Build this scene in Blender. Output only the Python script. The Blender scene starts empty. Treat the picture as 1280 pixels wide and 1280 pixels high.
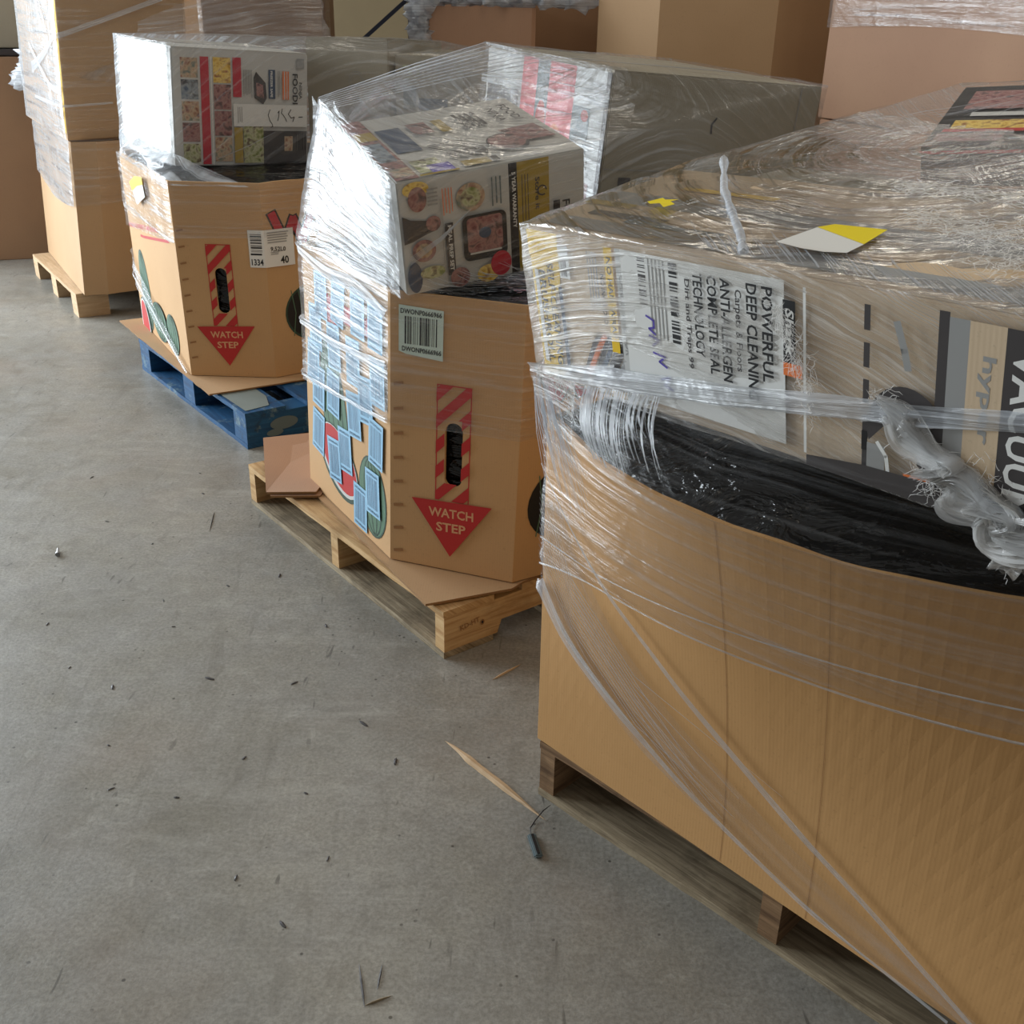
import bpy, bmesh, math, random
from mathutils import Vector, Matrix, noise, Euler
from mathutils.geometry import tessellate_polygon
D2R = math.radians
scene = bpy.context.scene
COL = scene.collection

# ------------------------------------------------------------------ camera
cam_d = bpy.data.cameras.new('camera')
cam_d.sensor_width = 36.0
cam_d.lens = 36.0 * 1355 / 1280
cam_d.clip_start = 0.02
cam = bpy.data.objects.new('camera', cam_d)
COL.objects.link(cam)
cam.matrix_world = (Matrix.Translation((0, 0, 1.385)) @ Matrix.Rotation(D2R(90 - 25.75), 4, 'X')
                    @ Matrix.Rotation(D2R(1.275), 4, 'Z'))
scene.camera = cam

# ------------------------------------------------------------------ world, lights, exposure
w = bpy.data.worlds.new('world'); scene.world = w; w.use_nodes = True
w.node_tree.nodes['Background'].inputs['Color'].default_value = (0.92, 0.90, 0.86, 1)
w.node_tree.nodes['Background'].inputs['Strength'].default_value = 0.20

def area(name, loc, aim, sx, sy, power, col):
    d = bpy.data.lights.new(name, 'AREA'); d.shape = 'RECTANGLE'; d.size = sx; d.size_y = sy
    d.energy = power; d.color = col
    o = bpy.data.objects.new(name, d); COL.objects.link(o); o.location = loc
    o.rotation_euler = (Vector(aim) - Vector(loc)).to_track_quat('-Z', 'Y').to_euler()
    return o
area('dock_door_daylight', (-6.0, 5.2, 1.9), (0, 3.0, 0.5), 5.0, 3.4, 560, (0.84, 0.93, 1.0))
for lx, ly in ((1.2, -0.4), (1.9, 1.6), (0.6, 3.6), (2.4, 4.6), (-0.8, 5.6)):
    area('hall_lamp', (lx, ly, 5.2), (lx, ly, 0), 0.30, 2.4, 14, (1.0, 0.90, 0.74))
vs = scene.view_settings
vs.view_transform = 'Standard'; vs.look = 'None'; vs.gamma = 1.0; vs.exposure = 0.38; vs.use_curve_mapping = False

# ------------------------------------------------------------------ helpers: objects
def tag(o, label, cat, group=None, kind=None):
    o['label'] = label; o['category'] = cat
    if group: o['group'] = group
    if kind: o['kind'] = kind
    return o
def empty(name, loc=(0, 0, 0)):
    o = bpy.data.objects.new(name, None); COL.objects.link(o); o.location = loc
    o.empty_display_size = 0.1
    return o
def link(name, bm, mats, parent=None, smooth=False, label=None):
    me = bpy.data.meshes.new(name); bm.to_mesh(me); bm.free()
    for m in (mats if isinstance(mats, (list, tuple)) else [mats]): me.materials.append(m)
    if smooth:
        for p in me.polygons: p.use_smooth = True
    o = bpy.data.objects.new(name, me); COL.objects.link(o)
    if parent is not None:
        o.parent = parent
        o.matrix_parent_inverse = Matrix.Translation(-parent.location)
    if label: o['label'] = label
    return o
def uvl(bm): return bm.loops.layers.uv.verify()
def box_uv(bm):
    L = uvl(bm); bm.normal_update()
    for f in bm.faces:
        n = f.normal; a = [abs(n.x), abs(n.y), abs(n.z)]
        k = a.index(max(a))
        for l in f.loops:
            c = l.vert.co
            l[L].uv = (c.y, c.z) if k == 0 else ((c.x, c.z) if k == 1 else (c.x, c.y))
def add_box(bm, M, x0, y0, z0, x1, y1, z1, mi=0):
    """axis box in frame M, uv along its own axes"""
    L = uvl(bm)
    P = [(x0,y0,z0),(x1,y0,z0),(x1,y1,z0),(x0,y1,z0),(x0,y0,z1),(x1,y0,z1),(x1,y1,z1),(x0,y1,z1)]
    V = [bm.verts.new(M @ Vector(p)) for p in P]
    for idx, ax in (((3,2,1,0),(0,1)),((4,5,6,7),(0,1)),((0,1,5,4),(0,2)),((2,3,7,6),(0,2)),((1,2,6,5),(1,2)),((3,0,4,7),(1,2))):
        f = bm.faces.new([V[i] for i in idx]); f.material_index = mi
        for l, i in zip(f.loops, idx): l[L].uv = (P[i][ax[0]], P[i][ax[1]])
    return V
def frame(o, yaw, pitch=0, roll=0):
    return Matrix.Translation(o) @ Matrix.Rotation(D2R(yaw), 4, 'Z') @ Matrix.Rotation(D2R(pitch), 4, 'X') @ Matrix.Rotation(D2R(roll), 4, 'Y')

# ------------------------------------------------------------------ helpers: materials
class NT:
    def __init__(s, name):
        s.m = bpy.data.materials.new(name); s.m.use_nodes = True
        s.t = s.m.node_tree; s.t.nodes.clear(); s.n = s.t.nodes; s.l = s.t.links
        s.out = s.n.new('ShaderNodeOutputMaterial')
    def add(s, typ, **kw):
        n = s.n.new('ShaderNode' + typ)
        for k, v in kw.items():
            if k[0] == '_': setattr(n, k[1:], v)
            else: n.inputs[k.replace('_', ' ')].default_value = v
        return n
    def k(s, a, b): s.l.new(a, b)
    def noise(s, vec, scale, detail=4, rough=0.55, dist=0.0):
        n = s.add('TexNoise', Scale=scale, Detail=detail, Roughness=rough, Distortion=dist)
        s.k(vec, n.inputs['Vector']); return n.outputs['Fac']
    def map(s, vec, sc=(1,1,1), rot=(0,0,0), loc=(0,0,0)):
        n = s.add('Mapping'); n.inputs['Scale'].default_value = sc
        n.inputs['Rotation'].default_value = rot; n.inputs['Location'].default_value = loc
        s.k(vec, n.inputs['Vector']); return n.outputs['Vector']
    def ramp(s, fac, stops, interp='LINEAR'):
        n = s.add('ValToRGB'); r = n.color_ramp; r.interpolation = interp
        while len(r.elements) < len(stops): r.elements.new(0.5)
        for e, (p, c) in zip(r.elements, stops):
            e.position = p; e.color = (*c, 1) if isinstance(c, (tuple, list)) else (c, c, c, 1)
        s.k(fac, n.inputs['Fac']); return n.outputs['Color']
    def mix(s, fac, a, b, mode='MIX'):
        n = s.n.new('ShaderNodeMix'); n.data_type = 'RGBA'; n.blend_type = mode
        for v, i in ((fac, 0), (a, 6), (b, 7)):
            if isinstance(v, (int, float)): n.inputs[i].default_value = v
            elif isinstance(v, tuple): n.inputs[i].default_value = (*v, 1)
            else: s.k(v, n.inputs[i])
        return n.outputs[2]
    def math(s, op, a, b=0.0, clamp=False):
        n = s.n.new('ShaderNodeMath'); n.operation = op; n.use_clamp = clamp
        for v, i in ((a, 0), (b, 1)):
            if isinstance(v, (int, float)): n.inputs[i].default_value = v
            else: s.k(v, n.inputs[i])
        return n.outputs[0]
    def bump(s, h, strength=0.3, dist=0.01):
        n = s.add('Bump', Strength=strength, Distance=dist); s.k(h, n.inputs['Height']); return n.outputs['Normal']
    def bsdf(s, col, rough=0.6, normal=None, spec=0.5, **kw):
        b = s.add('BsdfPrincipled', **kw)
        if isinstance(col, tuple): b.inputs['Base Color'].default_value = (*col, 1)
        else: s.k(col, b.inputs['Base Color'])
        if isinstance(rough, (int, float)): b.inputs['Roughness'].default_value = rough
        else: s.k(rough, b.inputs['Roughness'])
        b.inputs['Specular IOR Level'].default_value = spec
        if normal is not None: s.k(normal, b.inputs['Normal'])
        s.k(b.outputs[0], s.out.inputs['Surface']); return b
    def obj(s): return s.add('TexCoord').outputs['Object']
    def uv(s): return s.add('TexCoord').outputs['UV']

def srgb(r, g, b):
    f = lambda c: (c/255/12.92) if c/255 <= 0.04045 else ((c/255+0.055)/1.055)**2.4
    return (f(r), f(g), f(b))

def mat_concrete():
    t = NT('concrete'); v = t.obj()
    big = t.noise(v, 1.3, 5, 0.6, 0.6); med = t.noise(v, 6, 6, 0.65, 0.3); fine = t.noise(v, 130, 3, 0.7)
    c = t.ramp(big, [(0.3, srgb(130,127,118)), (0.7, srgb(164,160,150))])
    c = t.mix(t.ramp(med, [(0.35, 0.0), (0.75, 0.6)]), c, srgb(148,146,142))
    c = t.mix(t.ramp(fine, [(0.32, 0.55), (0.62, 0.0)]), c, srgb(96,92,84))
    # pale dusty scuffs
    sc = t.noise(t.map(v, (1.2, 5, 1), (0, 0, 0.9)), 2.2, 6, 0.7, 1.2)
    c = t.mix(t.ramp(sc, [(0.52, 0.0), (0.72, 0.30)]), c, srgb(184,182,174))
    st = t.noise(t.map(v, (7, 1.6, 1), (0, 0, 0.5)), 1.6, 5, 0.7, 1.5)
    c = t.mix(t.ramp(st, [(0.56, 0.0), (0.72, 0.40)]), c, srgb(98,93,84))
    mo = t.noise(v, 22, 6, 0.75, 0.8)
    c = t.mix(t.ramp(mo, [(0.48, 0.0), (0.66, 0.40)]), c, srgb(112,108,100))
    c = t.mix(t.ramp(mo, [(0.28, 0.35), (0.42, 0.0)]), c, srgb(186,184,176))
    # reddish old stains
    rd = t.noise(v, 2.1, 3, 0.5)
    c = t.mix(t.ramp(rd, [(0.55, 0.0), (0.8, 0.25)]), c, srgb(150,126,108))
    # tyre and shoe scratches: thin bands of two stretched noises
    for i, (rot, scl, lo) in enumerate(((0.7, 44, 0.0), (-0.35, 60, 3.0), (2.1, 52, 7.0))):
        a = t.noise(t.map(v, (1.0, 0.16, 1), (0, 0, rot), (lo, lo, 0)), scl, 2, 0.5, 0.4)
        b = t.noise(t.map(v, (1, 1, 1), (0, 0, 0), (lo*2, 0, 0)), 3.0, 3, 0.6)
        k = t.math('MULTIPLY', t.ramp(a, [(0.69, 0.0), (0.73, 0.65)]), t.ramp(b, [(0.50, 0.0), (0.62, 1.0)]))
        c = t.mix(k, c, srgb(76,72,66))
    # small dark specks
    vo = t.add('TexVoronoi', Scale=34.0, Randomness=1.0); t.k(v, vo.inputs['Vector'])
    gate = t.ramp(t.noise(v, 9.0, 2), [(0.55, 0.0), (0.60, 1.0)])
    k = t.math('MULTIPLY', t.ramp(vo.outputs['Distance'], [(0.08, 0.8), (0.13, 0.0)]), gate)
    c = t.mix(k, c, srgb(58,52,46))
    r = t.ramp(med, [(0.3, 0.30), (0.7, 0.52)])
    t.bsdf(c, r, t.bump(t.math('ADD', fine, med), 0.12, 0.004), 0.5)
    return t.m
def mat_card(name, c1, c2, stripe=0.12, rough=0.72, coat=0.0):
    t = NT(name); v = t.uv(); o = t.obj()
    w = t.add('TexWave', Scale=52.0, Distortion=0.6, Detail=1.0); w.bands_direction = 'X'; t.k(v, w.inputs['Vector'])
    fib = t.noise(t.map(v, (6, 0.5, 1)), 30, 4, 0.7)
    big = t.noise(o, 2.5, 3)
    c = t.ramp(big, [(0.3, c1), (0.7, c2)])
    k = t.math('MULTIPLY', t.math('MULTIPLY', w.outputs['Fac'], fib), stripe*0.9)
    c = t.mix(k, c, tuple(x*0.55 for x in c1))
    sp = t.noise(o, 160, 2, 0.6)
    c = t.mix(t.ramp(sp, [(0.62, 0.0), (0.75, 0.25)]), c, tuple(x*0.5 for x in c1))
    t.bsdf(c, rough, t.bump(t.math('ADD', w.outputs['Fac'], t.math('MULTIPLY', big, 3.0)), 0.05, 0.001), 0.4)
    return t.m
def mat_wood(name, c1, c2, c3, grime=0.35):
    t = NT(name); v = t.uv(); o = t.obj()
    g = t.noise(t.map(v, (1.2, 22, 1)), 4, 6, 0.7, 0.8)
    ed = t.noise(o, 7, 5, 0.7)
    kn = t.noise(t.map(v, (5, 9, 1)), 1.3, 2, 0.5, 1.0)
    c = t.ramp(g, [(0.3, c2), (0.55, c1), (0.8, c3)])
    c = t.mix(t.ramp(ed, [(0.48, 0.0), (0.75, grime)]), c, tuple(x*0.35 for x in c2))
    c = t.mix(t.ramp(kn, [(0.72, 0.0), (0.80, 0.6)]), c, tuple(x*0.4 for x in c2))
    t.bsdf(c, 0.75, t.bump(g, 0.35, 0.003), 0.3)
    return t.m
def mat_blue_wood():
    t = NT('blue_painted_wood'); v = t.uv(); o = t.obj()
    g = t.noise(t.map(v, (1.5, 18, 1)), 4, 6, 0.7, 0.5); p = t.noise(o, 9, 6, 0.75)
    c = t.ramp(g, [(0.3, srgb(12,52,88)), (0.7, srgb(26,88,132))])
    c = t.mix(t.ramp(p, [(0.56, 0.0), (0.66, 0.75)]), c, srgb(120,140,140))
    c = t.mix(t.ramp(t.noise(o, 14, 4), [(0.60, 0.0), (0.68, 0.6)]), c, srgb(26,38,44))
    t.bsdf(c, 0.6, t.bump(g, 0.35, 0.003), 0.4)
    return t.m
def mat_paint(name, col, rough=0.45, var=0.10, bump=0.0):
    t = NT(name); o = t.obj(); n = t.noise(o, 9, 4)
    c = t.mix(t.math('MULTIPLY', n, var), col, tuple(x*0.5 for x in col))
    t.bsdf(c, rough, t.bump(n, bump, 0.01) if bump else None, 0.45)
    return t.m
def mat_food(name, cols, scale=60):
    t = NT(name); o = t.obj()
    vo = t.add('TexVoronoi', Scale=float(scale)); t.k(o, vo.inputs['Vector'])
    n = t.noise(o, scale*0.6, 4, 0.6, 1.0)
    f = t.math('ADD', t.math('MULTIPLY', n, 0.8), t.math('MULTIPLY', vo.outputs['Distance'], 0.35))
    st = [(0.25 + 0.5*i/(len(cols)-1), c) for i, c in enumerate(cols)]
    t.bsdf(t.ramp(f, st), 0.4, None, 0.4)
    return t.m
def mat_black_plastic():
    t = NT('black_plastic'); o = t.obj()
    a = t.noise(t.map(o, (0.5, 1.6, 2.6), (0.3, 0, -0.8)), 7, 4, 0.5, 1.5); b = t.noise(o, 22, 2, 0.5, 2.0)
    t.bsdf((0.006, 0.006, 0.0065), 0.10, t.bump(t.math('ADD', a, t.math('MULTIPLY', b, 0.12)), 0.8, 0.05), 0.5)
    return t.m
def mat_film(name, haze, streak, gloss, seed, freq=70, cross=0.35, rough=0.2, tint=(0.80, 0.85, 0.90)):
    """clear stretch film: see-through, glossy, with whitish drawn wrinkles along its pull"""
    t = NT(name); v = t.uv()
    base = t.map(v, (1, 1, 1), (0, 0, 0), (seed*1.7, seed*0.9, 0))
    s1 = t.noise(t.map(base, (1.6, freq, 1), (0, 0, 0.05)), 1.0, 5, 0.62, 0.35)
    s2 = t.noise(t.map(base, (2.2, freq*0.7, 1), (0, 0, 0.50)), 1.0, 4, 0.6, 0.5)
    s3 = t.noise(t.map(base, (2.2, freq*0.8, 1), (0, 0, -0.38)), 1.0, 4, 0.6, 0.5)
    patch = t.noise(base, 4.0, 4, 0.6, 0.6)
    m1 = t.ramp(s1, [(0.50, 0.0), (0.64, 1.0)])
    m2 = t.math('MULTIPLY', t.ramp(s2, [(0.55, 0.0), (0.66, 1.0)]), cross)
    m3 = t.math('MULTIPLY', t.ramp(s3, [(0.56, 0.0), (0.66, 1.0)]), cross)
    m = t.math('MAXIMUM', m1, t.math('MAXIMUM', m2, m3))
    gate = t.ramp(patch, [(0.36, 0.25), (0.62, 1.0)])
    mask = t.math('ADD', t.math('MULTIPLY', t.math('MULTIPLY', m, gate), streak), haze, True)
    hgt = t.math('ADD', t.math('ADD', s1, t.math('MULTIPLY', t.math('ADD', s2, s3), 0.6)), t.math('MULTIPLY', patch, 2.0))
    nrm = t.bump(hgt, 0.8, 0.010)
    tr = t.add('BsdfTransparent'); tr.inputs['Color'].default_value = (0.97, 0.97, 0.97, 1)
    di = t.add('BsdfDiffuse'); di.inputs['Color'].default_value = (*tint, 1); t.k(nrm, di.inputs['Normal'])
    tl = t.add('BsdfTranslucent'); tl.inputs['Color'].default_value = (*tint, 1); t.k(nrm, tl.inputs['Normal'])
    wm = t.add('MixShader', Fac=0.35); t.k(di.outputs[0], wm.inputs[1]); t.k(tl.outputs[0], wm.inputs[2])
    a = t.add('MixShader'); t.k(mask, a.inputs[0]); t.k(tr.outputs[0], a.inputs[1]); t.k(wm.outputs[0], a.inputs[2])
    gl = t.add('BsdfGlossy', Roughness=rough); t.k(nrm, gl.inputs['Normal'])
    lw = t.add('LayerWeight', Blend=0.25); t.k(nrm, lw.inputs['Normal'])
    gf = t.math('MULTIPLY', t.math('ADD', lw.outputs['Facing'], 0.20), gloss, True)
    gf = t.math('MULTIPLY', gf, t.ramp(m, [(0.0, 0.45), (0.8, 1.0)]))
    b = t.add('MixShader'); t.k(gf, b.inputs[0]); t.k(a.outputs[0], b.inputs[1]); t.k(gl.outputs[0], b.inputs[2])
    t.k(b.outputs[0], t.out.inputs['Surface'])
    return t.m

M = {}
M['concrete'] = mat_concrete()
M['kraft'] = mat_card('kraft_board', srgb(190,150,104), srgb(198,158,112))
M['kraft_gold'] = mat_card('kraft_board_golden', srgb(192,146,92), srgb(200,154,100), 0.16)
M['kraft_pink'] = mat_card('kraft_board_pinkish', srgb(176,138,112), srgb(186,148,120))
M['kraft_dark'] = mat_card('kraft_board_brown', srgb(144,112,84), srgb(154,120,90))
M['kraft_tan'] = mat_card('kraft_board_tan', srgb(176,142,104), srgb(184,150,112))
M['grey_board'] = mat_card('grey_board', srgb(152,144,126), srgb(162,153,134), 0.08)
M['white_board'] = mat_card('white_board', srgb(190,188,182), srgb(198,196,190), 0.03, 0.5)
M['tan_board'] = mat_card('carton_board', srgb(196,172,142), srgb(204,182,152), 0.05)
M['card_edge'] = mat_paint('card_cut_edge', srgb(150,112,72), 0.8, 0.4)
M['pine'] = mat_wood('pine', srgb(202,166,118), srgb(166,124,78), srgb(216,186,142), 0.4)
M['old_wood'] = mat_wood('weathered_wood', srgb(158,142,116), srgb(104,90,70), srgb(200,186,158), 0.75)
M['pale_wood'] = mat_wood('pale_wood', srgb(200,172,138), srgb(176,146,110), srgb(214,190,158), 0.2)
M['brown_wood'] = mat_wood('brown_wood', srgb(140,110,80), srgb(88,64,44), srgb(172,140,106), 0.75)
M['blue_wood'] = mat_blue_wood()
M['black'] = mat_paint('print_black', srgb(26,26,28)); M['dark'] = mat_paint('print_charcoal', srgb(66,62,62))
M['red'] = mat_paint('print_red', srgb(182,40,38), 0.6); M['crimson'] = mat_paint('print_crimson', srgb(186,36,56))
M['orange'] = mat_paint('print_orange', srgb(226,120,60)); M['yellow'] = mat_paint('print_yellow', srgb(238,196,40))
M['olive'] = mat_paint('print_mustard', srgb(168,142,50)); M['white'] = mat_paint('print_white', srgb(226,226,222))
M['grey'] = mat_paint('print_grey', srgb(150,150,148)); M['ltgrey'] = mat_paint('print_light_grey', srgb(196,196,192))
M['green'] = mat_paint('print_melon_green', srgb(84,116,92), 0.6); M['dkgreen'] = mat_paint('print_dark_green', srgb(48,70,56), 0.6)
M['bluetag'] = mat_paint('label_blue', srgb(140,186,214), 0.4); M['blueline'] = mat_paint('label_slate', srgb(66,98,126), 0.4)
M['mintag'] = mat_paint('label_pale_green', srgb(206,224,214), 0.35); M['stickyellow'] = mat_paint('sticker_yellow', srgb(236,212,20), 0.4)
M['kraftink'] = mat_paint('letter_kraft', srgb(214,160,118), 0.7); M['purple'] = mat_paint('ink_violet', srgb(86,70,170))
M['pink'] = mat_paint('print_pink', srgb(226,104,112)); M['slate'] = mat_paint('print_slate', srgb(98,112,116))
M['navy'] = mat_paint('print_navy', srgb(52,72,100)); M['crease'] = mat_paint('fold_crease', srgb(166,124,78), 0.8)
M['worn'] = mat_paint('worn_paint', srgb(124,132,126), 0.8, 0.6)
M['notch'] = mat_paint('crush_mark', srgb(156,112,70), 0.8)
M['food_a'] = mat_food('photo_of_meal', [srgb(60,40,36), srgb(140,90,70), srgb(196,170,140), srgb(110,120,110)])
M['food_b'] = mat_food('photo_of_fries', [srgb(70,50,30), srgb(206,160,50), srgb(236,206,110), srgb(150,90,40)])
M['food_c'] = mat_food('photo_of_meat', [srgb(58,36,38), srgb(122,68,70), srgb(164,122,116), srgb(84,62,62)])
M['food_d'] = mat_food('photo_of_salad', [srgb(50,60,40), srgb(120,130,60), srgb(190,190,150), srgb(90,70,50)])
M['food_e'] = mat_food('photo_of_kitchen', [srgb(30,34,44), srgb(70,90,116), srgb(150,160,166), srgb(60,60,64)], 40)
M['black_plastic'] = mat_black_plastic()
M['rack_paint'] = mat_paint('rack_dark_blue', srgb(22,30,52), 0.4)
M['wall'] = mat_paint('wall_ochre', srgb(120,104,76), 0.8, 0.3)
M['metal'] = mat_paint('dull_metal', srgb(120,122,124), 0.3, 0.3)
M['film_dense_lit'] = mat_film('film_dense_lit', 0.16, 0.75, 0.38, 1, 60)  # whiter film for left-facing sides, daylight put into its haze
M['film_far'] = mat_film('film_far', 0.38, 0.9, 0.9, 6, 34, 0.4)
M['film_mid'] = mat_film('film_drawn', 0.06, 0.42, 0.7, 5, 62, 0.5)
M['film_fg'] = mat_film('film_near', 0.15, 0.42, 0.28, 9, 130, 1.0, 0.2, (1.0, 0.97, 0.92))
M['film_fg_top'] = mat_film('film_near_top', 0.10, 0.40, 1.5, 19, 60, 1.0, 0.12)
M['film_low_haze'] = mat_film('film_low_haze', 0.03, 0.20, 0.3, 13, 60, 0.2)  # low haze and streak; also the shaded-side copy of the wraps
M['film_streak'] = mat_film('film_streaked', 0.05, 0.75, 0.35, 3, 46, 0.15)
M['film_clear'] = mat_film('film_clear', 0.0, 0.06, 0.18, 17, 60, 0.1)
M['film_tangle'] = mat_film('film_tangle', 0.70, 0.3, 0.2, 41, 200, 0.5, 0.3, (1.0, 0.98, 0.95))
M['film_fold'] = mat_film('film_folded', 0.34, 0.6, 0.5, 51, 90, 0.8, 0.2, (0.95, 0.95, 0.94))
M['film_rope'] = mat_film('film_gathered', 0.42, 0.60, 0.6, 21, 180, 0.2, 0.22, (0.88, 0.93, 1.0))
M['film_back'] = mat_film('film_back', 0.08, 0.40, 0.5, 33, 50, 0.4)

# ------------------------------------------------------------------ prints laid on faces
_txt = {}
def text_tris(s):
    if s in _txt: return _txt[s]
    cu = bpy.data.curves.new('t', 'FONT'); cu.body = s; cu.size = 1.0; cu.resolution_u = 2; cu.offset = 0.022
    o = bpy.data.objects.new('t', cu); COL.objects.link(o)
    dg = bpy.context.evaluated_depsgraph_get(); dg.update()
    me = bpy.data.meshes.new_from_object(o.evaluated_get(dg))
    vs_ = [(v.co.x, v.co.y) for v in me.vertices]; fs = [tuple(p.vertices) for p in me.polygons]
    bpy.data.objects.remove(o); bpy.data.curves.remove(cu); bpy.data.meshes.remove(me)
    xs = [v[0] for v in vs_] or [0]
    r = (vs_, fs, min(xs), max(xs)); _txt[s] = r
    return r
class Print:
    """flat ink shapes; f(s, t, off) gives the point of the surface"""
    def __init__(s, f, off=0.0012, step=0.00025):
        s.f = f; s.bm = bmesh.new(); s.mats = []; s.off = off; s.step = step
    def mi(s, m):
        if m not in s.mats: s.mats.append(m)
        return s.mats.index(m)
    def poly(s, pts, m):
        k = s.mi(m); L = uvl(s.bm)
        V = [s.bm.verts.new(s.f(p[0], p[1], s.off)) for p in pts]
        if len(pts) <= 4:
            tris = [tuple(range(len(pts)))]
        else:
            tris = tessellate_polygon([[Vector((p[0], p[1], 0)) for p in pts]])
        for t in tris:
            try: f = s.bm.faces.new([V[i] for i in t])
            except ValueError: continue
            f.material_index = k
            for l, i in zip(f.loops, t): l[L].uv = (pts[i][0], pts[i][1])
        s.off += s.step; return s
    def rect(s, x0, y0, x1, y1, m, n=1):
        n = max(n, int(abs(x1-x0)/0.05)+1); k = s.mi(m); L = uvl(s.bm)
        for i in range(n):
            a = x0+(x1-x0)*i/n; b = x0+(x1-x0)*(i+1)/n
            P = [(a,y0),(b,y0),(b,y1),(a,y1)]
            f = s.bm.faces.new([s.bm.verts.new(s.f(p[0], p[1], s.off)) for p in P]); f.material_index = k
            for l, p in zip(f.loops, P): l[L].uv = p
        s.off += s.step; return s
    def ell(s, cx, cy, rx, ry, m, rot=0, n=28, a0=0, a1=360):
        c, si = math.cos(D2R(rot)), math.sin(D2R(rot)); P = []
        for i in range(n if a1-a0 == 360 else n+1):
            a = D2R(a0+(a1-a0)*i/n); x, y = rx*math.cos(a), ry*math.sin(a)
            P.append((cx+x*c-y*si, cy+x*si+y*c))
        return s.poly(P, m)
    def line(s, pts, wd, m):
        k = s.mi(m)
        for (x0,y0),(x1,y1) in zip(pts, pts[1:]):
            d = math.hypot(x1-x0, y1-y0) or 1e-6; nx, ny = -(y1-y0)/d*wd/2, (x1-x0)/d*wd/2
            ex, ey = (x1-x0)/d*wd*0.3, (y1-y0)/d*wd*0.3
            P = [(x0-nx-ex,y0-ny-ey),(x1-nx+ex,y1-ny+ey),(x1+nx+ex,y1+ny+ey),(x0+nx-ex,y0+ny-ey)]
            f = s.bm.faces.new([s.bm.verts.new(s.f(p[0], p[1], s.off)) for p in P]); f.material_index = k
        s.off += s.step; return s
    def text(s, string, x, y, h, m, rot=0, w=None, slant=0.0):
        """x,y = start of baseline, h = cap height, w = run length"""
        vs_, fs, x0, x1 = text_tris(string); k = s.mi(m)
        sy = h/0.70; sx = (w/(x1-x0)) if w else sy
        c, si = math.cos(D2R(rot)), math.sin(D2R(rot)); V = []
        for vx, vy in vs_:
            a = (vx-x0)*sx+slant*vy*sy; b = vy*sy
            V.append(s.bm.verts.new(s.f(x+a*c-b*si, y+a*si+b*c, s.off)))
        for fc in fs:
            try: f = s.bm.faces.new([V[i] for i in fc]); f.material_index = k
            except ValueError: pass
        s.off += s.step; return s
    def bars(s, x0, y0, x1, y1, m, seed=1, vertical=True, n=22):
        rnd = random.Random(seed); k = s.mi(m); L = (x1-x0) if vertical else (y1-y0); p = 0.0
        ws = [rnd.choice([1,1,2,3]) for _ in range(n*2)]; tot = float(sum(ws))
        for i, wv in enumerate(ws):
            q = p+wv/tot
            if i % 2 == 0:
                P = [(x0+L*p,y0),(x0+L*q,y0),(x0+L*q,y1),(x0+L*p,y1)] if vertical else [(x0,y0+L*p),(x1,y0+L*p),(x1,y0+L*q),(x0,y0+L*q)]
                f = s.bm.faces.new([s.bm.verts.new(s.f(a, b, s.off)) for a, b in P]); f.material_index = k
            p = q
        s.off += s.step; return s
    def lines(s, x0, y0, x1, y1, m, n, fill=0.45, vertical=False, seed=3):
        """rows of small unreadable print"""
        rnd = random.Random(seed); k = s.mi(m)
        for i in range(n):
            if vertical:
                a = x0+(x1-x0)*i/n; b = a+(x1-x0)/n*fill; e = y0+(y1-y0)*rnd.uniform(0.0, 0.25); P = [(a,e),(b,e),(b,y1),(a,y1)]
            else:
                a = y1-(y1-y0)*i/n; b = a-(y1-y0)/n*fill; e = x1-(x1-x0)*rnd.uniform(0.0, 0.25); P = [(x0,b),(e,b),(e,a),(x0,a)]
            f = s.bm.faces.new([s.bm.verts.new(s.f(p[0], p[1], s.off)) for p in P]); f.material_index = k
        s.off += s.step; return s
    def done(s, name, parent, label=None):
        return link(name, s.bm, [M[m] for m in s.mats], parent, label=label)

# ------------------------------------------------------------------ cartons
class Carton:
    def __init__(s, name, label, o, rot, dims, mat, cat='box', group=None, gap=True, crush=0.0):
        s.M = frame(o, *rot); s.W, s.D, s.H = dims
        s.root = tag(empty(name, o), label, cat, group)
        bm = bmesh.new(); add_box(bm, s.M, 0, 0, 0, s.W, s.D, s.H)
        bmesh.ops.bevel(bm, geom=bm.edges[:], offset=0.003, segments=2, affect='EDGES', clamp_overlap=True)
        s.body = link('body', bm, mat, s.root)
        if gap:
            W, D, H = dims
            for a, b in ((0.004, D/2-0.002), (D/2+0.002, D-0.004)):
                bm = bmesh.new(); add_box(bm, s.M @ Matrix.Translation((0, 0, H)), 0.003, a, 0.0005, W-0.003, b, 0.0035)
                link('flap', bm, mat, s.root)
            bm = bmesh.new(); add_box(bm, s.M @ Matrix.Translation((0, 0, H)), 0.001, D/2-0.025, 0.0036, W-0.001, D/2+0.025, 0.0040)
            link('tape', bm, M['grey'], s.root)
    def face(s, k):
        W, D, H = s.W, s.D, s.H
        if k == 'F': return lambda x, y, o: s.M @ Vector((x, -o, y))
        if k == 'T': return lambda x, y, o: s.M @ Vector((x, y, H+0.0035+o))
        if k == 'L': return lambda x, y, o: s.M @ Vector((-o, D-x, y))
        if k == 'R': return lambda x, y, o: s.M @ Vector((W+o, x, y))
    def corners(s, g=0.006):
        return [s.M @ Vector((x, y, z)) for x in (-g, s.W+g) for y in (-g, s.D+g) for z in (0, s.H+g)]

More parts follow.
